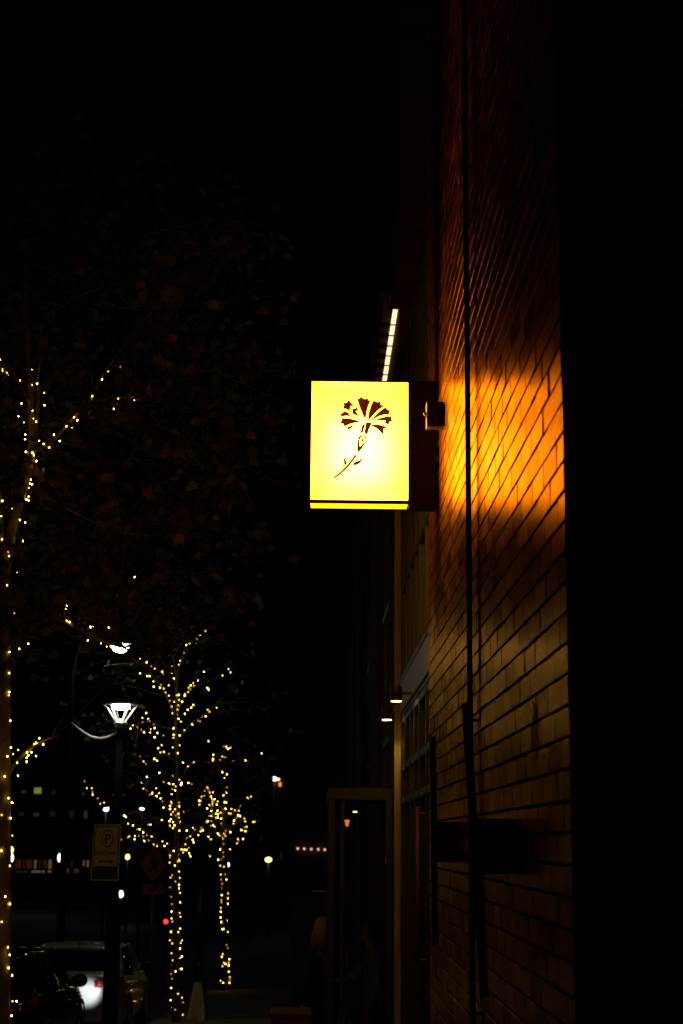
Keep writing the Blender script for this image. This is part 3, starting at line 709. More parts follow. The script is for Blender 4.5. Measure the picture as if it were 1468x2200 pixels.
# ------------------------------------------------------------------ cars
def car(loc, paint, label, tail_lit):
    r = thing('parked_car', loc, label, 'car', 'cars parked along the kerb')
    st = [(0, .74, .42, .90), (.04, .82, .32, 1.04), (.22, .895, .24, 1.10), (.8, .91, .20, 1.07), (2.2, .912, .19, 1.0), (3.2, .912, .19, .97), (3.9, .90, .21, .91), (4.3, .84, .25, .81), (4.47, .76, .33, .70), (4.52, .62, .42, .58)]
    def sect(y, w, z0, z1):
        h = z1 - z0
        half = [(0, z0), (w * .80, z0), (w * .96, z0 + h * .10), (w, z0 + h * .32), (w * .985, z0 + h * .55), (w * .975, z0 + h * .78), (w * .93, z0 + h * .93), (w * .82, z1), (w * .45, z1 + .018), (0, z1 + .025)]
        return [(x, y, z) for x, z in half] + [(-x, y, z) for x, z in half[-2:0:-1]]
    rows = [sect(*s) for s in st]; n = len(rows[0]); vs = [p for q_ in rows for p in q_]; fs = []
    for i in range(len(rows) - 1):
        for k_ in range(n): fs.append((i * n + k_, i * n + (k_ + 1) % n, (i + 1) * n + (k_ + 1) % n, (i + 1) * n + k_))
    fs += [tuple(range(n))[::-1], tuple(range((len(rows) - 1) * n, len(rows) * n))]
    body = MB().add(vs, fs, True).build('body', paint, r, local=True)
    md = body.modifiers.new('sub', 'SUBSURF'); md.levels = 1; md.render_levels = 2
    def plan(y0, y1, w, z, n_=7):                       # rounded outline of the cabin at one height
        pts = []
        for sx in (1, -1):
            seq = [(y0, .72), (y0 + .05, .88), (y0 + .22, .975), ((y0 + y1) / 2, 1.0), (y1 - .30, .97), (y1 - .08, .86), (y1, .66)]
            if sx < 0: seq = seq[::-1]
            pts += [(sx * w * f_, y_, z) for y_, f_ in seq]
        return pts
    lv = [plan(.30, 3.12, .84, .97), plan(.36, 2.94, .82, 1.09), plan(.62, 2.58, .76, 1.22), plan(.84, 2.26, .69, 1.385)]
    n = len(lv[0]); fs = [(i * n + k_, i * n + (k_ + 1) % n, (i + 1) * n + (k_ + 1) % n, (i + 1) * n + k_) for i in range(3) for k_ in range(n)]
    MB().add([p for q_ in lv for p in q_], fs, True).build('windows', 'carglass', r, local=True)
    rl = [plan(.80, 2.32, .70, 1.375), plan(.78, 2.34, .705, 1.40), plan(.86, 2.24, .66, 1.435), plan(1.05, 2.0, .48, 1.455)]
    fs = [(i * n + k_, i * n + (k_ + 1) % n, (i + 1) * n + (k_ + 1) % n, (i + 1) * n + k_) for i in range(3) for k_ in range(n)] + [tuple(range(3 * n, 4 * n)), tuple(range(n))[::-1]]
    rf = MB().add([p for q_ in rl for p in q_], fs, True).build('roof', paint, r, local=True)
    MB().add([(-.02, 1.0, 1.45), (.02, 1.0, 1.45), (.01, 1.16, 1.45), (-.01, 1.16, 1.45), (0, .98, 1.51), (0, 1.04, 1.50)], [(0, 1, 4), (1, 2, 5, 4), (2, 3, 5), (3, 0, 4, 5), (0, 3, 2, 1)]).build('aerial', 'dark', rf, local=True)
    for s in (-1, 1):
        MB().tube([(s * .82, 3.05, .95), (s * .80, 2.86, 1.06), (s * .745, 2.54, 1.24), (s * .68, 2.27, 1.39)], .032, 8).build('pillar', paint, r, local=True)
        MB().tube([(s * .80, .42, .97), (s * .77, .58, 1.12), (s * .70, .80, 1.30), (s * .665, .88, 1.39)], .05, 8).build('pillar', paint, r, local=True)
        MB().tube([(s * .848, 1.62, .95), (s * .80, 1.60, 1.2), (s * .70, 1.58, 1.39)], .022, 8).build('pillar', 'dark', r, local=True)
        mb = MB().ball((s * 1.0, 2.72, 1.02), .10, 14, 8, (1.05, .7, .78)).tube([(s * .86, 2.74, .97), (s * .97, 2.72, .99)], .025, 8)
        mi = mb.build('wing_mirror', 'dark' if paint != 'carsilver' else paint, r, local=True)
        t_ = MB()
        t_.slab([[(s * .42, -.012, .90), (s * .62, -.008, .90), (s * .80, .035, .91), (s * .875, .20, .95), (s * .88, .20, 1.06), (s * .80, .06, 1.03), (s * .60, .0, 1.005), (s * .40, -.006, 1.0)]], (0, .05, 0))
        tl_ = t_.build('tail_light', 'redlens', r, local=True)
        MB().box((s * .45, -.016, .905), (s * .74, .02, .930)).build('lens', 'redtail' if tail_lit else 'redlens', tl_, local=True)
        for yy in (.86, 3.58):
            wp = [(.33, -.08), (.335, -.04), (.335, .06), (.32, .10), (.23, .105)]
            tv = []; tf = []; nn = 24
            for rr_, xx in [(.22, -.09)] + wp:
                for k_ in range(nn):
                    a = 2 * math.pi * k_ / nn; tv.append((s * (.80 + xx), yy + rr_ * math.cos(a), .335 + rr_ * math.sin(a)))
            for i in range(5):
                for k_ in range(nn): tf.append((i * nn + k_, i * nn + (k_ + 1) % nn, (i + 1) * nn + (k_ + 1) % nn, (i + 1) * nn + k_))
            wh = MB().add(tv, tf, True).build('wheel', 'tyre', r, local=True)
            rm = MB()
            for k_ in range(5):
                a = 2 * math.pi * k_ / 5
                rm.tube([(s * .90, yy, .335), (s * .89, yy + .22 * math.cos(a), .335 + .22 * math.sin(a))], [.03, .022], 6)
            rm.add([(s * .84, yy + .24 * math.cos(2 * math.pi * k_ / 20), .335 + .24 * math.sin(2 * math.pi * k_ / 20)) for k_ in range(20)], [tuple(range(20))]).build('rim', 'steel', wh, local=True)
            ar = MB(); av = []; af = []
            for rr_, xx in ((.335, .918), (.40, .922), (.41, .90)):
                for k_ in range(17):
                    a = math.pi * k_ / 16; av.append((s * xx, yy + rr_ * math.cos(a), .335 + rr_ * math.sin(a)))
            for i in range(2):
                for k_ in range(16): af.append((i * 17 + k_, i * 17 + k_ + 1, (i + 1) * 17 + k_ + 1, (i + 1) * 17 + k_))
            ar.add(av, af).build('wheel_arch', 'dark', r, local=True)
        for yy in (1.75, 2.75):
            MB().box((s * .895, yy - .3, .80), (s * .915, yy - .14, .825), .004).build('door_handle', paint, r, local=True)
        MB().slab([[(s * .45, 4.50, .60), (s * .66, 4.47, .62), (s * .80, 4.36, .66), (s * .82, 4.30, .72), (s * .62, 4.44, .68), (s * .45, 4.49, .66)]], (0, .012, 0)).build('headlight', 'steel', r, local=True)
    MB().box((-.26, -.03, .52), (.26, -.012, .64), .003).build('number_plate', 'signwhite', r, local=True)
    MB().box((-.60, -.02, .26), (.60, .10, .40), .03).build('bumper', 'dark', r, local=True)
    r.scale = (1, 1, 1.09); return r
car((-3.98, 27.0, g(28.5) - .12), 'carwhite', 'white car parked ahead, its boot lit up by the headlamp behind it', True)
car((-4.05, 18.9, g(21.2) - .10), 'carblack', 'shiny black car parked behind the white one, reflecting the string lights', False)
car((-4.10, 13.6, g(15.8) - .10), 'carsilver', 'silver car at the bottom left corner, only its nose showing', False)
for s in (-1, 1):                                       # the black car's headlamps are on
    hl = bpy.data.lights.new('headlamp', 'SPOT'); hl.energy = 600; hl.color = (0.86, 0.97, 1.0); hl.spot_size = rad(8.5); hl.spot_blend = .8; hl.shadow_soft_size = .05
    ho = bpy.data.objects.new('headlamp', hl); COL.objects.link(ho); ho.location = (-4.05 + s * .55, 23.55, g(23.4) + .55)
    ho.rotation_euler = (rad(89), 0, rad(3 * s))

# ------------------------------------------------------------------ trees with string lights
def pl(s): return [tuple(float(q) for q in t_.split(',')) for t_ in s.split(';')]
def conv(lst, ox, oy, k_): return [(ox + u * k_, oy + v * k_) for u, v in lst]
BA = conv(pl("260,252;249,366;5,512;15,587;24,601;22,620;64,633;76,660;224,619;287,605;180,704;282,695;291,742;335,732;400,814;195,911;349,926;402,925;168,1025;216,1079;267,1012;293,973;311,1021;302,1047;327,1073;229,1191;226,1230;235,1345;354,1249;395,1275;445,1307;292,1355;306,1375;540,1245;488,1192;600,1115;645,1124;667,1035;699,1062;784,960;786,918;834,844;835,893;923,692;977,620;1084,577;939,897;1070,868;1025,958;1212,884;331,1427;320,1444;341,1508;164,1554;279,1595;272,1631;288,1637;262,1671;259,1748;259,1783;240,1776;24,1787;112,1858;10,1919;180,1960;228,1981;88,2057;168,2097"), 0, 650, .2384)
BA += conv(pl("10,28;184,75;70,136;137,172;168,211;16,198;44,222;39,290;59,293;67,320;30,366;125,435;52,532;20,607;107,734;81,799;28,907;65,900;207,958;142,995;70,1017;52,1063;69,1170;69,1310;65,1333;38,1396;3,1405;76,1517;32,1577;50,1645;487,680;482,705;580,757;486,791;505,800;592,861;658,837;676,836;640,934;792,841;733,954;777,979;806,977;857,607;980,474;287,1645;336,1659;315,1690;250,1687;264,1679;224,1717;198,1747;228,1746;206,1769;194,1786;263,1774;196,1816;80,1712;133,1730;97,1760;55,1777;10,1809;126,1823;131,1917;35,1922;47,1914;8,2017;64,2080;90,2113"), 0, 1100, .2955)
BA += conv(pl("70,53;98,90;15,187;86,212;98,350;28,386;12,468;77,588;70,702;76,740;24,803;43,830;80,889;68,977;15,1030;78,1043;12,1115;63,1230;78,1290;98,1447;20,1508;70,1393;100,1655;133,1655;93,1770;97,1455"), 0, 1700, .2725)
BB = conv(pl("944,222;910,252;889,276;844,299;824,312;886,295;813,360;785,410;777,435;734,443;733,489;745,521;540,293;547,352;533,398;504,441;532,489;574,419;603,445;625,460;576,507;592,507;616,540;672,478;676,492;664,561;682,585;658,580;619,574;693,611;713,565;762,606;763,628;777,625;714,630;717,663;747,669;778,657;798,668;773,690;732,699;768,719;736,741;768,750;754,767;775,776;790,794;836,607;839,580;853,565;868,551;873,566;897,534;851,590;814,630;814,620;868,689;855,705;833,719;815,745;964,592;957,580;936,480;1052,503;1090,462;1103,483;1028,670;1015,706;958,719;970,731;924,761;946,760;897,787;910,792;868,795;861,812;571,740;547,770;548,796;584,776;593,790;488,817;472,838;515,829;540,846;557,860;619,812;624,834;600,842;596,862;641,865;679,881;624,892;743,838;746,832;812,848;744,877;743,896;782,881;739,956;782,943;669,943;647,962;660,988;682,985;714,998;770,994;622,1028;637,1040;532,1013;554,1045;567,1061;803,1052;871,1049;834,1076;654,1117;576,1142;739,1136;780,1160;681,1174;712,1182;740,1188;718,1186;757,1202;736,1219;754,1228;838,1181;857,1188;732,1251;538,1181;553,1216;574,1226;634,1214;612,1241;607,1248;593,1256;637,1264;652,1245;662,1278;674,1298;680,1336;778,1265;771,1279;732,1312;728,1300;779,1305;722,1326;722,1345;778,1327;752,1347;739,1364;728,1380;774,1375;807,1363;776,1401;726,1410;669,1413;432,1386;442,1394;456,1437;488,1448;584,1444;598,1444;183,1169;197,1213;228,1214;232,1237;233,1255;265,1277;281,1311;305,1305;334,1335"), 120, 1280, .3406)
BB += conv(pl("1085,300;1102,300;1131,325;1010,368;1020,355;957,380;1065,352;1062,378;1095,352;1131,355;1160,348;1139,392;1174,387;1198,357;1213,420;1240,432;1282,395;1298,432;1318,413;1332,463"), 0, 1700, .2725)
BB += conv(pl("254,98;240,116;240,140;265,160;310,90;313,120;280,142;250,183;287,190;310,208;246,218;236,236;265,243;320,243;240,270;276,268;265,290;290,288;314,310;176,226;190,128;373,310;420,290;435,303;487,288;500,308;482,317;432,330;465,346;400,355;302,343;282,371;312,370;372,370;420,382;428,403;362,418;387,445;370,463;355,460;332,458;345,482;391,490;402,512;302,440;270,470;278,484;230,465;258,492;310,500;240,507;240,525;303,553;313,540;317,547;238,563;280,585;311,632;258,660;245,680;318,683;285,712;241,758;313,737;311,765;320,800;250,832;320,875;255,890;253,948;270,945;317,960;323,990;252,1003;262,1027;320,1083;305,1110;248,1108;240,1174;335,1176;326,1196;260,1200;320,1240;260,1240;252,1277;335,1303;320,1315;261,1333;256,1370;323,1400;333,1400;284,1420;248,1440;256,1478;316,1515;250,1550;257,1560;304,1597;335,1627;246,1647;308,1660;342,1665;255,1705;282,1722;342,1762"), 300, 1700, .2725)
BC = conv(pl("195,87;425,161;456,170;487,198;517,182;267,285;398,312;440,324;262,348;257,372;364,361;198,398;565,377;740,372;777,372;979,268;400,542;467,572;430,631;468,767;178,770;190,797;138,820;216,842;262,838;93,903;133,893;232,904;246,936;284,944;55,962;77,962;69,996;60,1024;254,978;329,976;252,1010;252,1038;208,1027;316,1022;430,986;455,990;415,885;437,852;456,846;176,1080;238,1116;326,1113;407,1092;445,1082;533,1087;581,1104;642,1112;496,1152;522,1155;404,1154;305,1157;334,1165;372,1141;237,1190;208,1188;302,1217;332,1213;380,1228;236,1267;182,1271;162,1282;230,1335;265,1330;287,1348;336,1326;336,1347;383,1302;411,1308;630,1178;662,1191;607,1218;574,1257;563,1302;725,1228;737,1272;855,1278;878,1273;733,1360;758,1349;683,1397;741,1415;367,1384;447,1408;517,1428;423,1452;446,1484;358,1477;332,1450;411,1530;402,1507;88,1366;110,1403;78,1418;46,1474;194,1496;231,1535;640,1548;628,1530;616,1592;704,1530;670,1043;770,920;787,940;823,904;416,1606;368,1682;411,1728;513,1682;417,1792;216,1785;338,1835;384,1834;367,1923;424,1940;405,1988;467,2011;378,2053;440,2052;382,2128;410,2120;461,2128;399,2190"), 420, 1580, .14545)
BC += conv(pl("653,730;648,765;685,757;659,790;650,820;700,805;697,845;648,860;648,873;697,887;642,918;688,930;641,950;690,948;683,975;640,995;688,1020;645,1032;673,1040;697,1058;652,1088;665,1086;697,1110;697,1135;655,1135;658,1160;648,1180;695,1178;686,1212;651,1200;651,1247;697,1235;698,1262;657,1283;648,1306;675,1308;708,1325;652,1340;665,1352;678,1362;702,1350;705,1372;654,1378;697,1400;650,1423;705,1423;685,1444;676,1472;660,1472;713,1465;713,1483;640,1495;660,1510;708,1510"), 300, 1700, .2725)

def lobed_leaf(s):
    pts = [(0, 0), (.18, .04), (.42, -.06), (.36, .22), (.55, .40), (.30, .46), (.26, .62), (.08, .66), (0, 1.0), (-.08, .66), (-.26, .62), (-.30, .46), (-.55, .40), (-.36, .22), (-.42, -.06), (-.18, .04)]
    return [Vector((x * s, y * s, .06 * s * math.sin(3 * y) * (1 if x >= 0 else -1))) for x, y in pts]
def leaf_mat(name, cols):
    m, nt, out = nmat(name); n, l = nt.nodes, nt.links
    geo = n.new('ShaderNodeNewGeometry'); rp = n.new('ShaderNodeValToRGB'); rp.color_ramp.interpolation = 'LINEAR'
    while len(rp.color_ramp.elements) < len(cols): rp.color_ramp.elements.new(.5)
    for i, c_ in enumerate(cols): rp.color_ramp.elements[i].position = i / (len(cols) - 1); rp.color_ramp.elements[i].color = c_ + (1,)
    l.new(geo.outputs['Random Per Island'], rp.inputs[0])
    d = n.new('ShaderNodeBsdfPrincipled'); d.inputs['Roughness'].default_value = .55; l.new(rp.outputs[0], d.inputs['Base Color'])
    t = n.new('ShaderNodeBsdfTranslucent'); l.new(rp.outputs[0], t.inputs[0])
    x = n.new('ShaderNodeMixShader'); x.inputs[0].default_value = .4; l.new(d.outputs[0], x.inputs[1]); l.new(t.outputs[0], x.inputs[2]); l.new(x.outputs[0], out.inputs[0])
    return m
M['leaf'] = leaf_mat('autumn_plane_leaf', [(.055, .11, .024), (.09, .125, .028), (.13, .115, .034), (.18, .09, .034), (.11, .06, .024)])

def pix(p):
    c = ROT.transposed() @ (p - Vector((0, 0, EYE)))
    return 734 + F * c.x / -c.z, 1100 - F * c.y / -c.z
def smooth(pts, rs, k_=4):
    out_, ro = [], []
    n = len(pts)
    for i in range(n - 1):
        p0, p1, p2, p3 = pts[max(i - 1, 0)], pts[i], pts[i + 1], pts[min(i + 2, n - 1)]
        for j_ in range(k_):
            t = j_ / k_
            out_.append(.5 * ((2 * p1) + (p2 - p0) * t + (2 * p0 - 5 * p1 + 4 * p2 - p3) * t * t + (3 * p1 - p0 - 3 * p2 + p3) * t ** 3)); ro.append(rs[i] + (rs[i + 1] - rs[i]) * t)
    out_.append(pts[-1]); ro.append(rs[-1]); return out_, ro

def tree(label, Y, limbs, bulbs, brad, crown, nclus, per, lsize, seed, wirelabel):
    """limbs: (pixel polyline, radius at start, at end, depth drift); the first is the trunk"""
    rn = random.Random(seed); sfx = '_near' if Y < 20 else ''
    base = P(limbs[0][0][0][0], limbs[0][0][0][1], Y); base.z = g(Y)
    r = thing('street_tree', base, label, 'tree', 'street trees wound with lights')
    tk = MB(); nodes = []; trunk_path = None; paths = []
    for i, (pp, r0, r1, dr_) in enumerate(limbs):
        n = len(pp); pts = [P(x, y, Y + dr_ * q / max(1, n - 1)) for q, (x, y) in enumerate(pp)]
        if i == 0: pts[0].z = g(Y) - .05
        rs = [r0 + (r1 - r0) * q / (n - 1) for q in range(n)]
        sp_, sr = smooth(pts, rs)
        tk.tube(sp_, sr, 12 if i == 0 else 8); nodes += sp_; paths.append((sp_, sr))
    # fine twigs and leaf clusters
    cx, cy, rx, ry, dY, wt = crown
    lf = MB(); tw = MB()
    for q in range(nclus):
        for _ in range(40):
            a, e, f_ = rn.uniform(-1, 1), rn.uniform(-1, 1), rn.uniform(-1, 1)
            if a * a + e * e + f_ * f_ < 1 and rn.random() < 0.35 + .65 * max(0, 1 - wt * (a + .3)): break
        c = P(cx + rx * a, cy + ry * e, Y + dY * f_)
        if any(math.hypot(cx + rx * a - gx, cy + ry * e - gy) < gr_ for gx, gy, gr_ in ((258, 1388, 48), (258, 1545, 60), (385, 1560, 120))): continue
        near = min(rn.sample(nodes, min(22, len(nodes))), key=lambda p: (p - c).length)
        L_ = (c - near).length; mid = near.lerp(c, .5) + Vector((rn.gauss(0, .10), rn.gauss(0, .10), rn.gauss(.06, .08))) * L_
        if L_ > 1.6: near = c + (near - c) * (1.6 / L_); mid = near.lerp(c, .5) + Vector((rn.gauss(0, .08), rn.gauss(0, .08), .06))
        tp, trr = smooth([near, mid, c], [.010, .006, .0025], 5); tw.tube(tp, trr, 4, False)
        for j_ in range(per):
            p = tp[rn.randrange(3, len(tp))] + Vector((rn.gauss(0, .09), rn.gauss(0, .09), rn.gauss(-.02, .09)))
            qx, qy = pix(p)
            if math.hypot(qx - 258, qy - 1388) < 42: continue
            if any(abs(qx - bx_) < 9 and abs(qy - by_) < 9 for bx_, by_ in bulbs): continue
            rot = Matrix.Rotation(rn.uniform(0, 6.28), 4, 'Z') @ Matrix.Rotation(rn.gauss(2.2, .7), 4, 'X') @ Matrix.Rotation(rn.gauss(0, .5), 4, 'Y')
            lv = lobed_leaf(lsize * rn.uniform(.6, 1.25)); lf.add([p + rot.to_3x3() @ v for v in lv], [tuple(range(len(lv)))])
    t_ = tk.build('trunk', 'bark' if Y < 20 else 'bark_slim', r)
    tw.build('twigs', 'twig', r, recalc=False)
    lf.build('crown', 'leaf', r, recalc=False)
    # lights: bulbs on the limb they hug, with the wire wound round
    sl_ = thing('string_lights', base, wirelabel, 'string lights', 'string lights wound round the trees')
    kinds = {'bulb_a': [], 'bulb_b': [], 'bulb_c': []}
    bl_ = []
    for (x, y) in bulbs:
        p0 = P(x, y, Y); best = None
        for sp_, sr in paths:
            for p, rr_ in zip(sp_, sr):
                d_ = math.hypot(p.x - p0.x, p.z - p0.z)
                if best is None or d_ < best[0]: best = (d_, p, rr_)
        off = best[2]; dd = best[0]
        yy = best[1].y - math.sqrt(max(0, (off + brad) ** 2 - dd * dd)) if dd < off + brad else best[1].y + rn.gauss(0, .10)
        bl_.append(P(x, y, yy))
    bl_ = [(p, rn.choices(['bulb_a', 'bulb_b', 'bulb_c'], [.42, .36, .22])[0]) for p in bl_]
    bl_.sort(key=lambda t: t[0].y)
    rest = {}
    for i, (p, kd) in enumerate(bl_):
        if i < 100: MB().ball(p, brad, 8, 6, (1, 1, 1.25)).build('bulb', kd + sfx, sl_, recalc=False)
        else: rest.setdefault(kd, MB()).ball(p, brad, 8, 6, (1, 1, 1.25))
    if rest:
        allm = MB(); mats = list(rest); idx = []
        for k_ in mats: n0 = len(allm.f); allm.add(rest[k_].v, rest[k_].f, True); idx += [mats.index(k_)] * (len(allm.f) - n0)
        o = allm.build('bulb', mats[0] + sfx, sl_, recalc=False)
        for k_ in mats[1:]: o.data.materials.append(M[k_ + sfx])
        for p_, i_ in zip(o.data.polygons, idx): p_.material_index = i_
        o['kind'] = 'stuff'
    wi = MB()
    for q, (sp_, sr) in enumerate(paths):
        if q > 8: break
        wp = []; ang = 0
        for a, b_, ra in zip(sp_[:-1], sp_[1:], sr[:-1]):
            st_ = max(2, int((b_ - a).length / .05))
            t = (b_ - a).normalized(); u = t.orthogonal().normalized(); w = t.cross(u)
            if abs(t.z) > .6: u = Vector((1, 0, 0)); w = Vector((0, 1, 0))
            for s_ in range(st_):
                ang += 2 * math.pi * .05 / .42
                wp.append(a.lerp(b_, s_ / st_) + (ra + .004) * (math.cos(ang) * u + math.sin(ang) * w))
        if len(wp) > 2: wi.tube(wp, .0032, 4, False)
    wi.build('wire', 'wire', sl_, recalc=False)
    return r

YA = 14.4
tree('big plane tree at the left edge with brown and green autumn leaves, nearest', YA, [
    ([(2, 2300), (4, 1950), (4, 1600), (6, 1400), (8, 1240)], .088, .066, 0),
    ([(8, 1240), (28, 1130), (52, 1040), (70, 955), (66, 860), (58, 720), (50, 600), (70, 470), (95, 250)], .056, .010, .3),
    ([(8, 1240), (-2, 1110), (-14, 900), (-32, 600), (-40, 350)], .045, .010, -.3),
    ([(70, 968), (105, 955), (150, 905), (190, 868), (240, 856), (345, 842), (450, 790)], .026, .006, -.5),
    ([(190, 870), (225, 800), (285, 722), (350, 640), (430, 560)], .016, .005, .4),
    ([(66, 860), (46, 830), (18, 805), (-10, 775)], .020, .008, -.3),
    ([(76, 945), (82, 870), (84, 800), (90, 700)], .022, .006, .5),
    ([(6, 1340), (70, 1340), (110, 1325), (140, 1335), (210, 1372), (262, 1390)], .030, .010, -.6),
    ([(4, 1690), (30, 1645), (62, 1610), (98, 1590), (125, 1580)], .022, .008, -.3),
    ([(262, 1390), (300, 1405), (360, 1395), (430, 1350)], .008, .003, .8),
    ([(52, 1040), (200, 1120), (320, 1150), (430, 1120)], .014, .004, 1.0),
    ([(58, 720), (160, 640), (300, 590), (460, 470)], .014, .004, -1.0),
    ([(50, 600), (20, 500), (60, 380), (110, 300)], .012, .004, .6),
    ], BA, .0055, (240, 880, 480, 640, 2.3, .55), 520, 8, .105, 3, 'warm string lights on the big plane tree at the left edge')
YB_ = 31.6
tree('slim tree thickly wound with warm lights, in the middle of the row', YB_, [
    ([(379, 2190), (378, 2050), (377, 1950), (378, 1840)], .085, .062, 0),
    ([(378, 1840), (384, 1760), (382, 1650), (378, 1560), (380, 1470), (372, 1400)], .058, .012, .2),
    ([(378, 1842), (345, 1815), (300, 1800), (262, 1803)], .030, .010, -.4),
    ([(345, 1815), (318, 1790), (290, 1770), (264, 1752)], .02, .008, .3),
    ([(384, 1765), (352, 1728), (325, 1705), (303, 1683)], .025, .008, -.3),
    ([(380, 1835), (405, 1800), (420, 1788), (436, 1780)], .028, .010, .3),
    ([(380, 1570), (345, 1560), (318, 1550), (284, 1560)], .02, .007, -.3),
    ([(378, 1545), (350, 1480), (320, 1440), (302, 1390)], .02, .006, .5),
    ([(379, 1490), (388, 1430), (405, 1390), (440, 1356)], .018, .005, -.4),
    ([(381, 1530), (400, 1490), (415, 1475), (425, 1462)], .018, .006, .4),
    ([(384, 1590), (410, 1555), (440, 1535), (470, 1510)], .018, .006, -.2),
    ([(382, 1640), (350, 1620), (320, 1640), (300, 1625)], .018, .006, .2),
    ([(384, 1690), (410, 1640), (440, 1637), (460, 1640)], .018, .006, .2)],
    BB, .0088, (400, 1500, 300, 330, 2.2, .2), 100, 6, .12, 5, 'warm string lights on the slim middle tree')
YC_ = 48.9
tree('slim tree wound with warm lights, farthest of the row, beside the pavement', YC_, [
    ([(483, 2118), (484, 2000), (484, 1900), (483, 1830)], .12, .10, 0),
    ([(483, 1830), (481, 1760), (484, 1690), (486, 1600)], .08, .02, .2),
    ([(482, 1800), (458, 1750), (448, 1700), (443, 1690)], .04, .012, -.4),
    ([(483, 1790), (500, 1775), (525, 1755), (543, 1710)], .04, .012, .4),
    ([(484, 1760), (505, 1745), (525, 1725), (540, 1712)], .03, .01, -.3),
    ([(483, 1790), (450, 1790), (430, 1780)], .03, .01, .3),
    ([(484, 1720), (510, 1715), (535, 1725), (548, 1765)], .03, .01, -.2),
    ([(482, 1740), (455, 1720), (432, 1715)], .03, .01, .3),
    ([(486, 1650), (505, 1635), (532, 1634)], .03, .01, .2),
    ([(486, 1660), (465, 1640), (450, 1635)], .03, .01, -.2)],
    BC, .0130, (490, 1640, 170, 190, 2.2, .2), 60, 5, .14, 9, 'warm string lights on the farthest tree')

# ------------------------------------------------------------------ street lights farther off
YK = 30.0; c = P(259, 1388, YK)
ck = thing('street_light', (c.x - .9, YK, g(YK)), 'tall road light with a dazzling white head above the curved lamp', 'street lamp', 'street lamps')
MB().tube([(c.x - .9, YK, g(YK)), (c.x - .9, YK, c.z - .5), (c.x - .8, YK, c.z + .05), (c.x - .5, YK, c.z + .14), (c.x - .15, YK, c.z + .10)], [.09, .055, .045, .04, .035], 12).build('pole', 'pole', ck)
MB().ball((c.x, YK, c.z + .07), .24, 18, 8, (1.1, .55, .30)).build('head', 'steel', ck)
MB().ball((c.x, YK, c.z - .022), .13, 16, 8, (1.15, .8, .75)).build('lens', 'cobra', ck)

def far_lamp(px, py, Y, rad_px, m, label, sc=(1, 1, 1), name='street_lamp', ground=True):
    c = P(px, py, Y); rr_ = rad_px * Y / F
    r = thing(name, (c.x, Y, g(Y)), label, 'street lamp', 'street lamps')
    MB().ball(c, rr_, 14, 8, sc).build('globe', m, r)
    MB().tube([(c.x, Y + rr_ * .4, g(Y)), (c.x, Y + rr_ * .4, c.z)], [.07, .04], 8).build('pole', 'black_metal', r)
    MB().lathe((c.x, Y, c.z + rr_ * sc[2] * 1.02), [(rr_ * 1.1 * sc[0], 0), (rr_ * .5, rr_ * .35), (.01, rr_ * .4)], 12).build('cap', 'black_metal', r)
    return r
far_lamp(228, 1739, 62, 5.5, 'far_white', 'distant white lamp just above the parking sign', (1, .7, .6))
far_lamp(305, 1738, 70, 3.5, 'far_white', 'small distant white lamp right of the parking sign top', (1.3, .7, .6))
far_lamp(387, 1683, 75, 4.5, 'far_white', 'distant white lamp seen through the middle tree')
far_lamp(129, 1843, 115, 4.8, 'far_white', 'distant tall white lamp in front of the lit shop windows', (.85, .7, 1.8))
far_lamp(25, 1843, 118, 4.8, 'far_white', 'distant white lamp beside the left tree trunk', (.8, .7, 1.7))
far_lamp(24, 1826, 90, 5.5, 'far_yellow', 'distant pale yellow lamp beside the left tree trunk', (.9, .7, 1.2))
far_lamp(274.5, 1841, 80, 5, 'far_yellow', 'distant yellow lamp right of the parking sign', (.9, .8, 1.1))
far_lamp(577, 1847, 85, 7, 'far_yellow', 'distant yellow cup shaped lamp at the end of the pavement', (1, .8, .75))
far_lamp(590, 1673, 95, 4, 'far_white', 'distant whitish lamp, left one of a high pair at the street end')
far_lamp(597, 1673.5, 95.4, 4, 'far_yellow', 'distant yellowish lamp, right one of a high pair at the street end', (1.1, .8, .8))
far_lamp(602, 1685, 97, 4, 'far_orange', 'dim orange lamp just below the high pair at the street end', (.8, .8, 1.4))
far_lamp(260.5, 1921, 100, 4.6, 'far_white', 'low distant white lamp behind the lamp post', (.9, .8, 1.5))
far_lamp(489, 1858, 78, 4.0, 'far_white', 'small distant white lamp beside the trunk of the farthest tree', (1, .8, 1.2))

# far buildings
def far_building(x0, x1, ytop, Y, label, rows):
    a, e = P(x0, ytop, Y), P(x1, ytop, Y); zb0 = g(Y) - .1
    r = thing('far_building', ((a.x + e.x) / 2, Y, zb0), label, 'building')
    MB().box((a.x, Y, zb0), (e.x, Y + 14, a.z)).build('wall', 'facade', r)
    MB().box((a.x - .3, Y - .25, a.z), (e.x + .3, Y + 14.2, a.z + .5)).build('roof', 'facade', r)
    for (wx0, wy0, wx1, wy1, m) in rows:
        p, q_ = P(wx0, wy0, Y - .06), P(wx1, wy1, Y - .06)
        f_ = MB(); t = .10
        f_.box((p.x - t, Y - .10, q_.z - t), (q_.x + t, Y - .002, q_.z)).box((p.x - t, Y - .10, p.z), (q_.x + t, Y - .002, p.z + t))
        f_.box((p.x - t, Y - .10, q_.z), (p.x, Y - .002, p.z)).box((q_.x, Y - .10, q_.z), (q_.x + t, Y - .002, p.z))
        fo = f_.build('window', 'dark', r)
        MB().box((p.x, Y - .05, q_.z), (q_.x, Y - .01, p.z)).build('pane', m, fo)
    return r
M['w_green'] = emit('green_lit_window', (.55, .55, .08), .32)
M['w_dim'] = emit('dim_lit_window', (.30, .20, .09), .08)
M['w_cream'] = emit('cream_lit_window', (.60, .36, .17), .15)
M['w_red'] = emit('red_lit_window', (.60, .10, .03), .045)
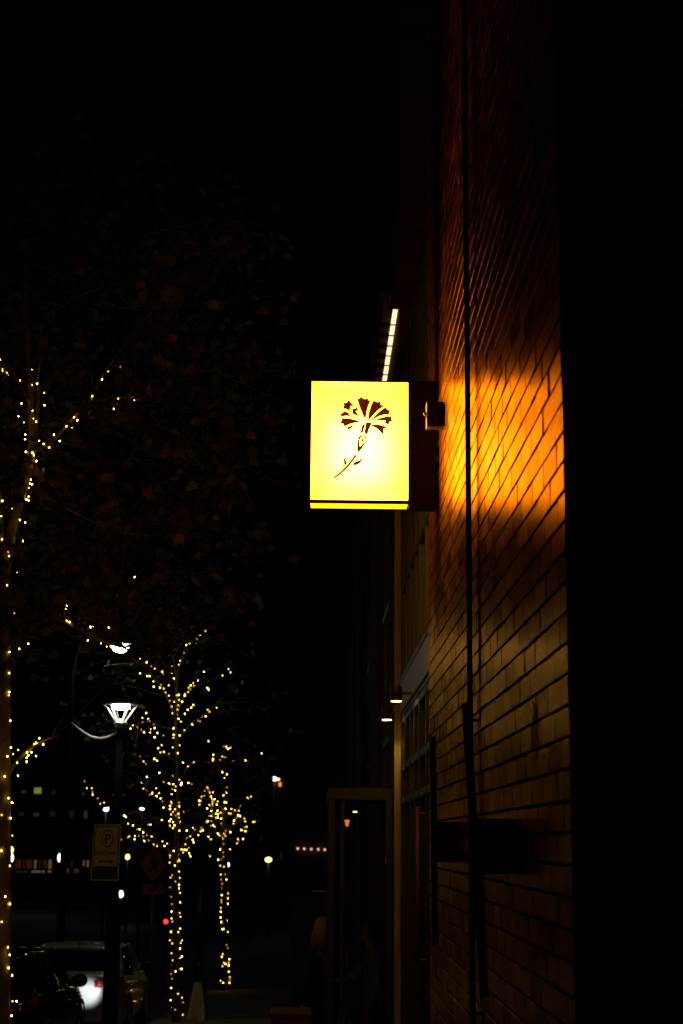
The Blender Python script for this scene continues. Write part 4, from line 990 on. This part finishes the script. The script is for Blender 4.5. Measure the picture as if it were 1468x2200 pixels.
M['w_dark'] = emit('faint_lit_window', (.30, .22, .12), .03)
far_building(-60, 205, 1640, 135, 'dark block of flats far left with a few dim lit windows and shop windows below', [
    (74, 1692, 89, 1705, 'w_green'), (46, 1698, 56, 1704, 'w_dim'), (112, 1698, 119, 1707, 'w_dark'), (176, 1703, 182, 1709, 'w_dim'),
    (42, 1745, 52, 1753, 'w_dark'), (73, 1746, 84, 1754, 'w_dim'), (107, 1743, 118, 1754, 'w_dark'), (145, 1742, 158, 1757, 'w_dark'), (181, 1742, 188, 1758, 'w_dim'),
    (34, 1847, 47, 1866, 'w_red'), (49, 1847, 54, 1866, 'w_dark'), (57, 1847, 71, 1866, 'w_red'), (73, 1847, 78, 1866, 'w_cream'), (84, 1847, 89, 1866, 'w_dark'), (91, 1847, 101, 1866, 'w_dark'), (105, 1847, 111, 1866, 'w_cream'),
    (34, 1870, 60, 1875, 'w_dark'), (68, 1870, 88, 1875, 'w_cream'), (91, 1870, 96, 1875, 'w_cream'), (103, 1870, 111, 1875, 'w_cream'),
    (138, 1850, 142, 1862, 'w_dark'), (138, 1866, 147, 1875, 'w_cream'), (152, 1850, 157, 1862, 'w_dark'), (159, 1866, 170, 1875, 'w_dim'), (179, 1848, 182, 1861, 'w_cream'), (187, 1848, 191, 1862, 'w_cream')])
fb = far_building(540, 720, 1790, 150, 'low dark building closing the far end of the street', [(672, 1913, 703, 1916, 'w_red'), (600, 1830, 606, 1846, 'w_dark')])
for i, px in enumerate((640, 654, 669, 684, 698)):
    c = P(px, 1823 + i * .6, 149.6)
    o = MB().ball(c, .10, 10, 6).box((c.x - .03, c.y, c.z - .03), (c.x + .03, 150.0, c.z + .03)).build('wall_globe', 'far_pink')
    tag(o, ['leftmost dim pink globe lamp on the low far building', 'second dim pink globe lamp from the left on the low far building', 'middle pink globe lamp on the low far building', 'fourth pink globe lamp from the left on the low far building', 'rightmost pink globe lamp, by the porch edge, on the low far building'][i], 'wall lamp', 'pink globe lamps on the far building')
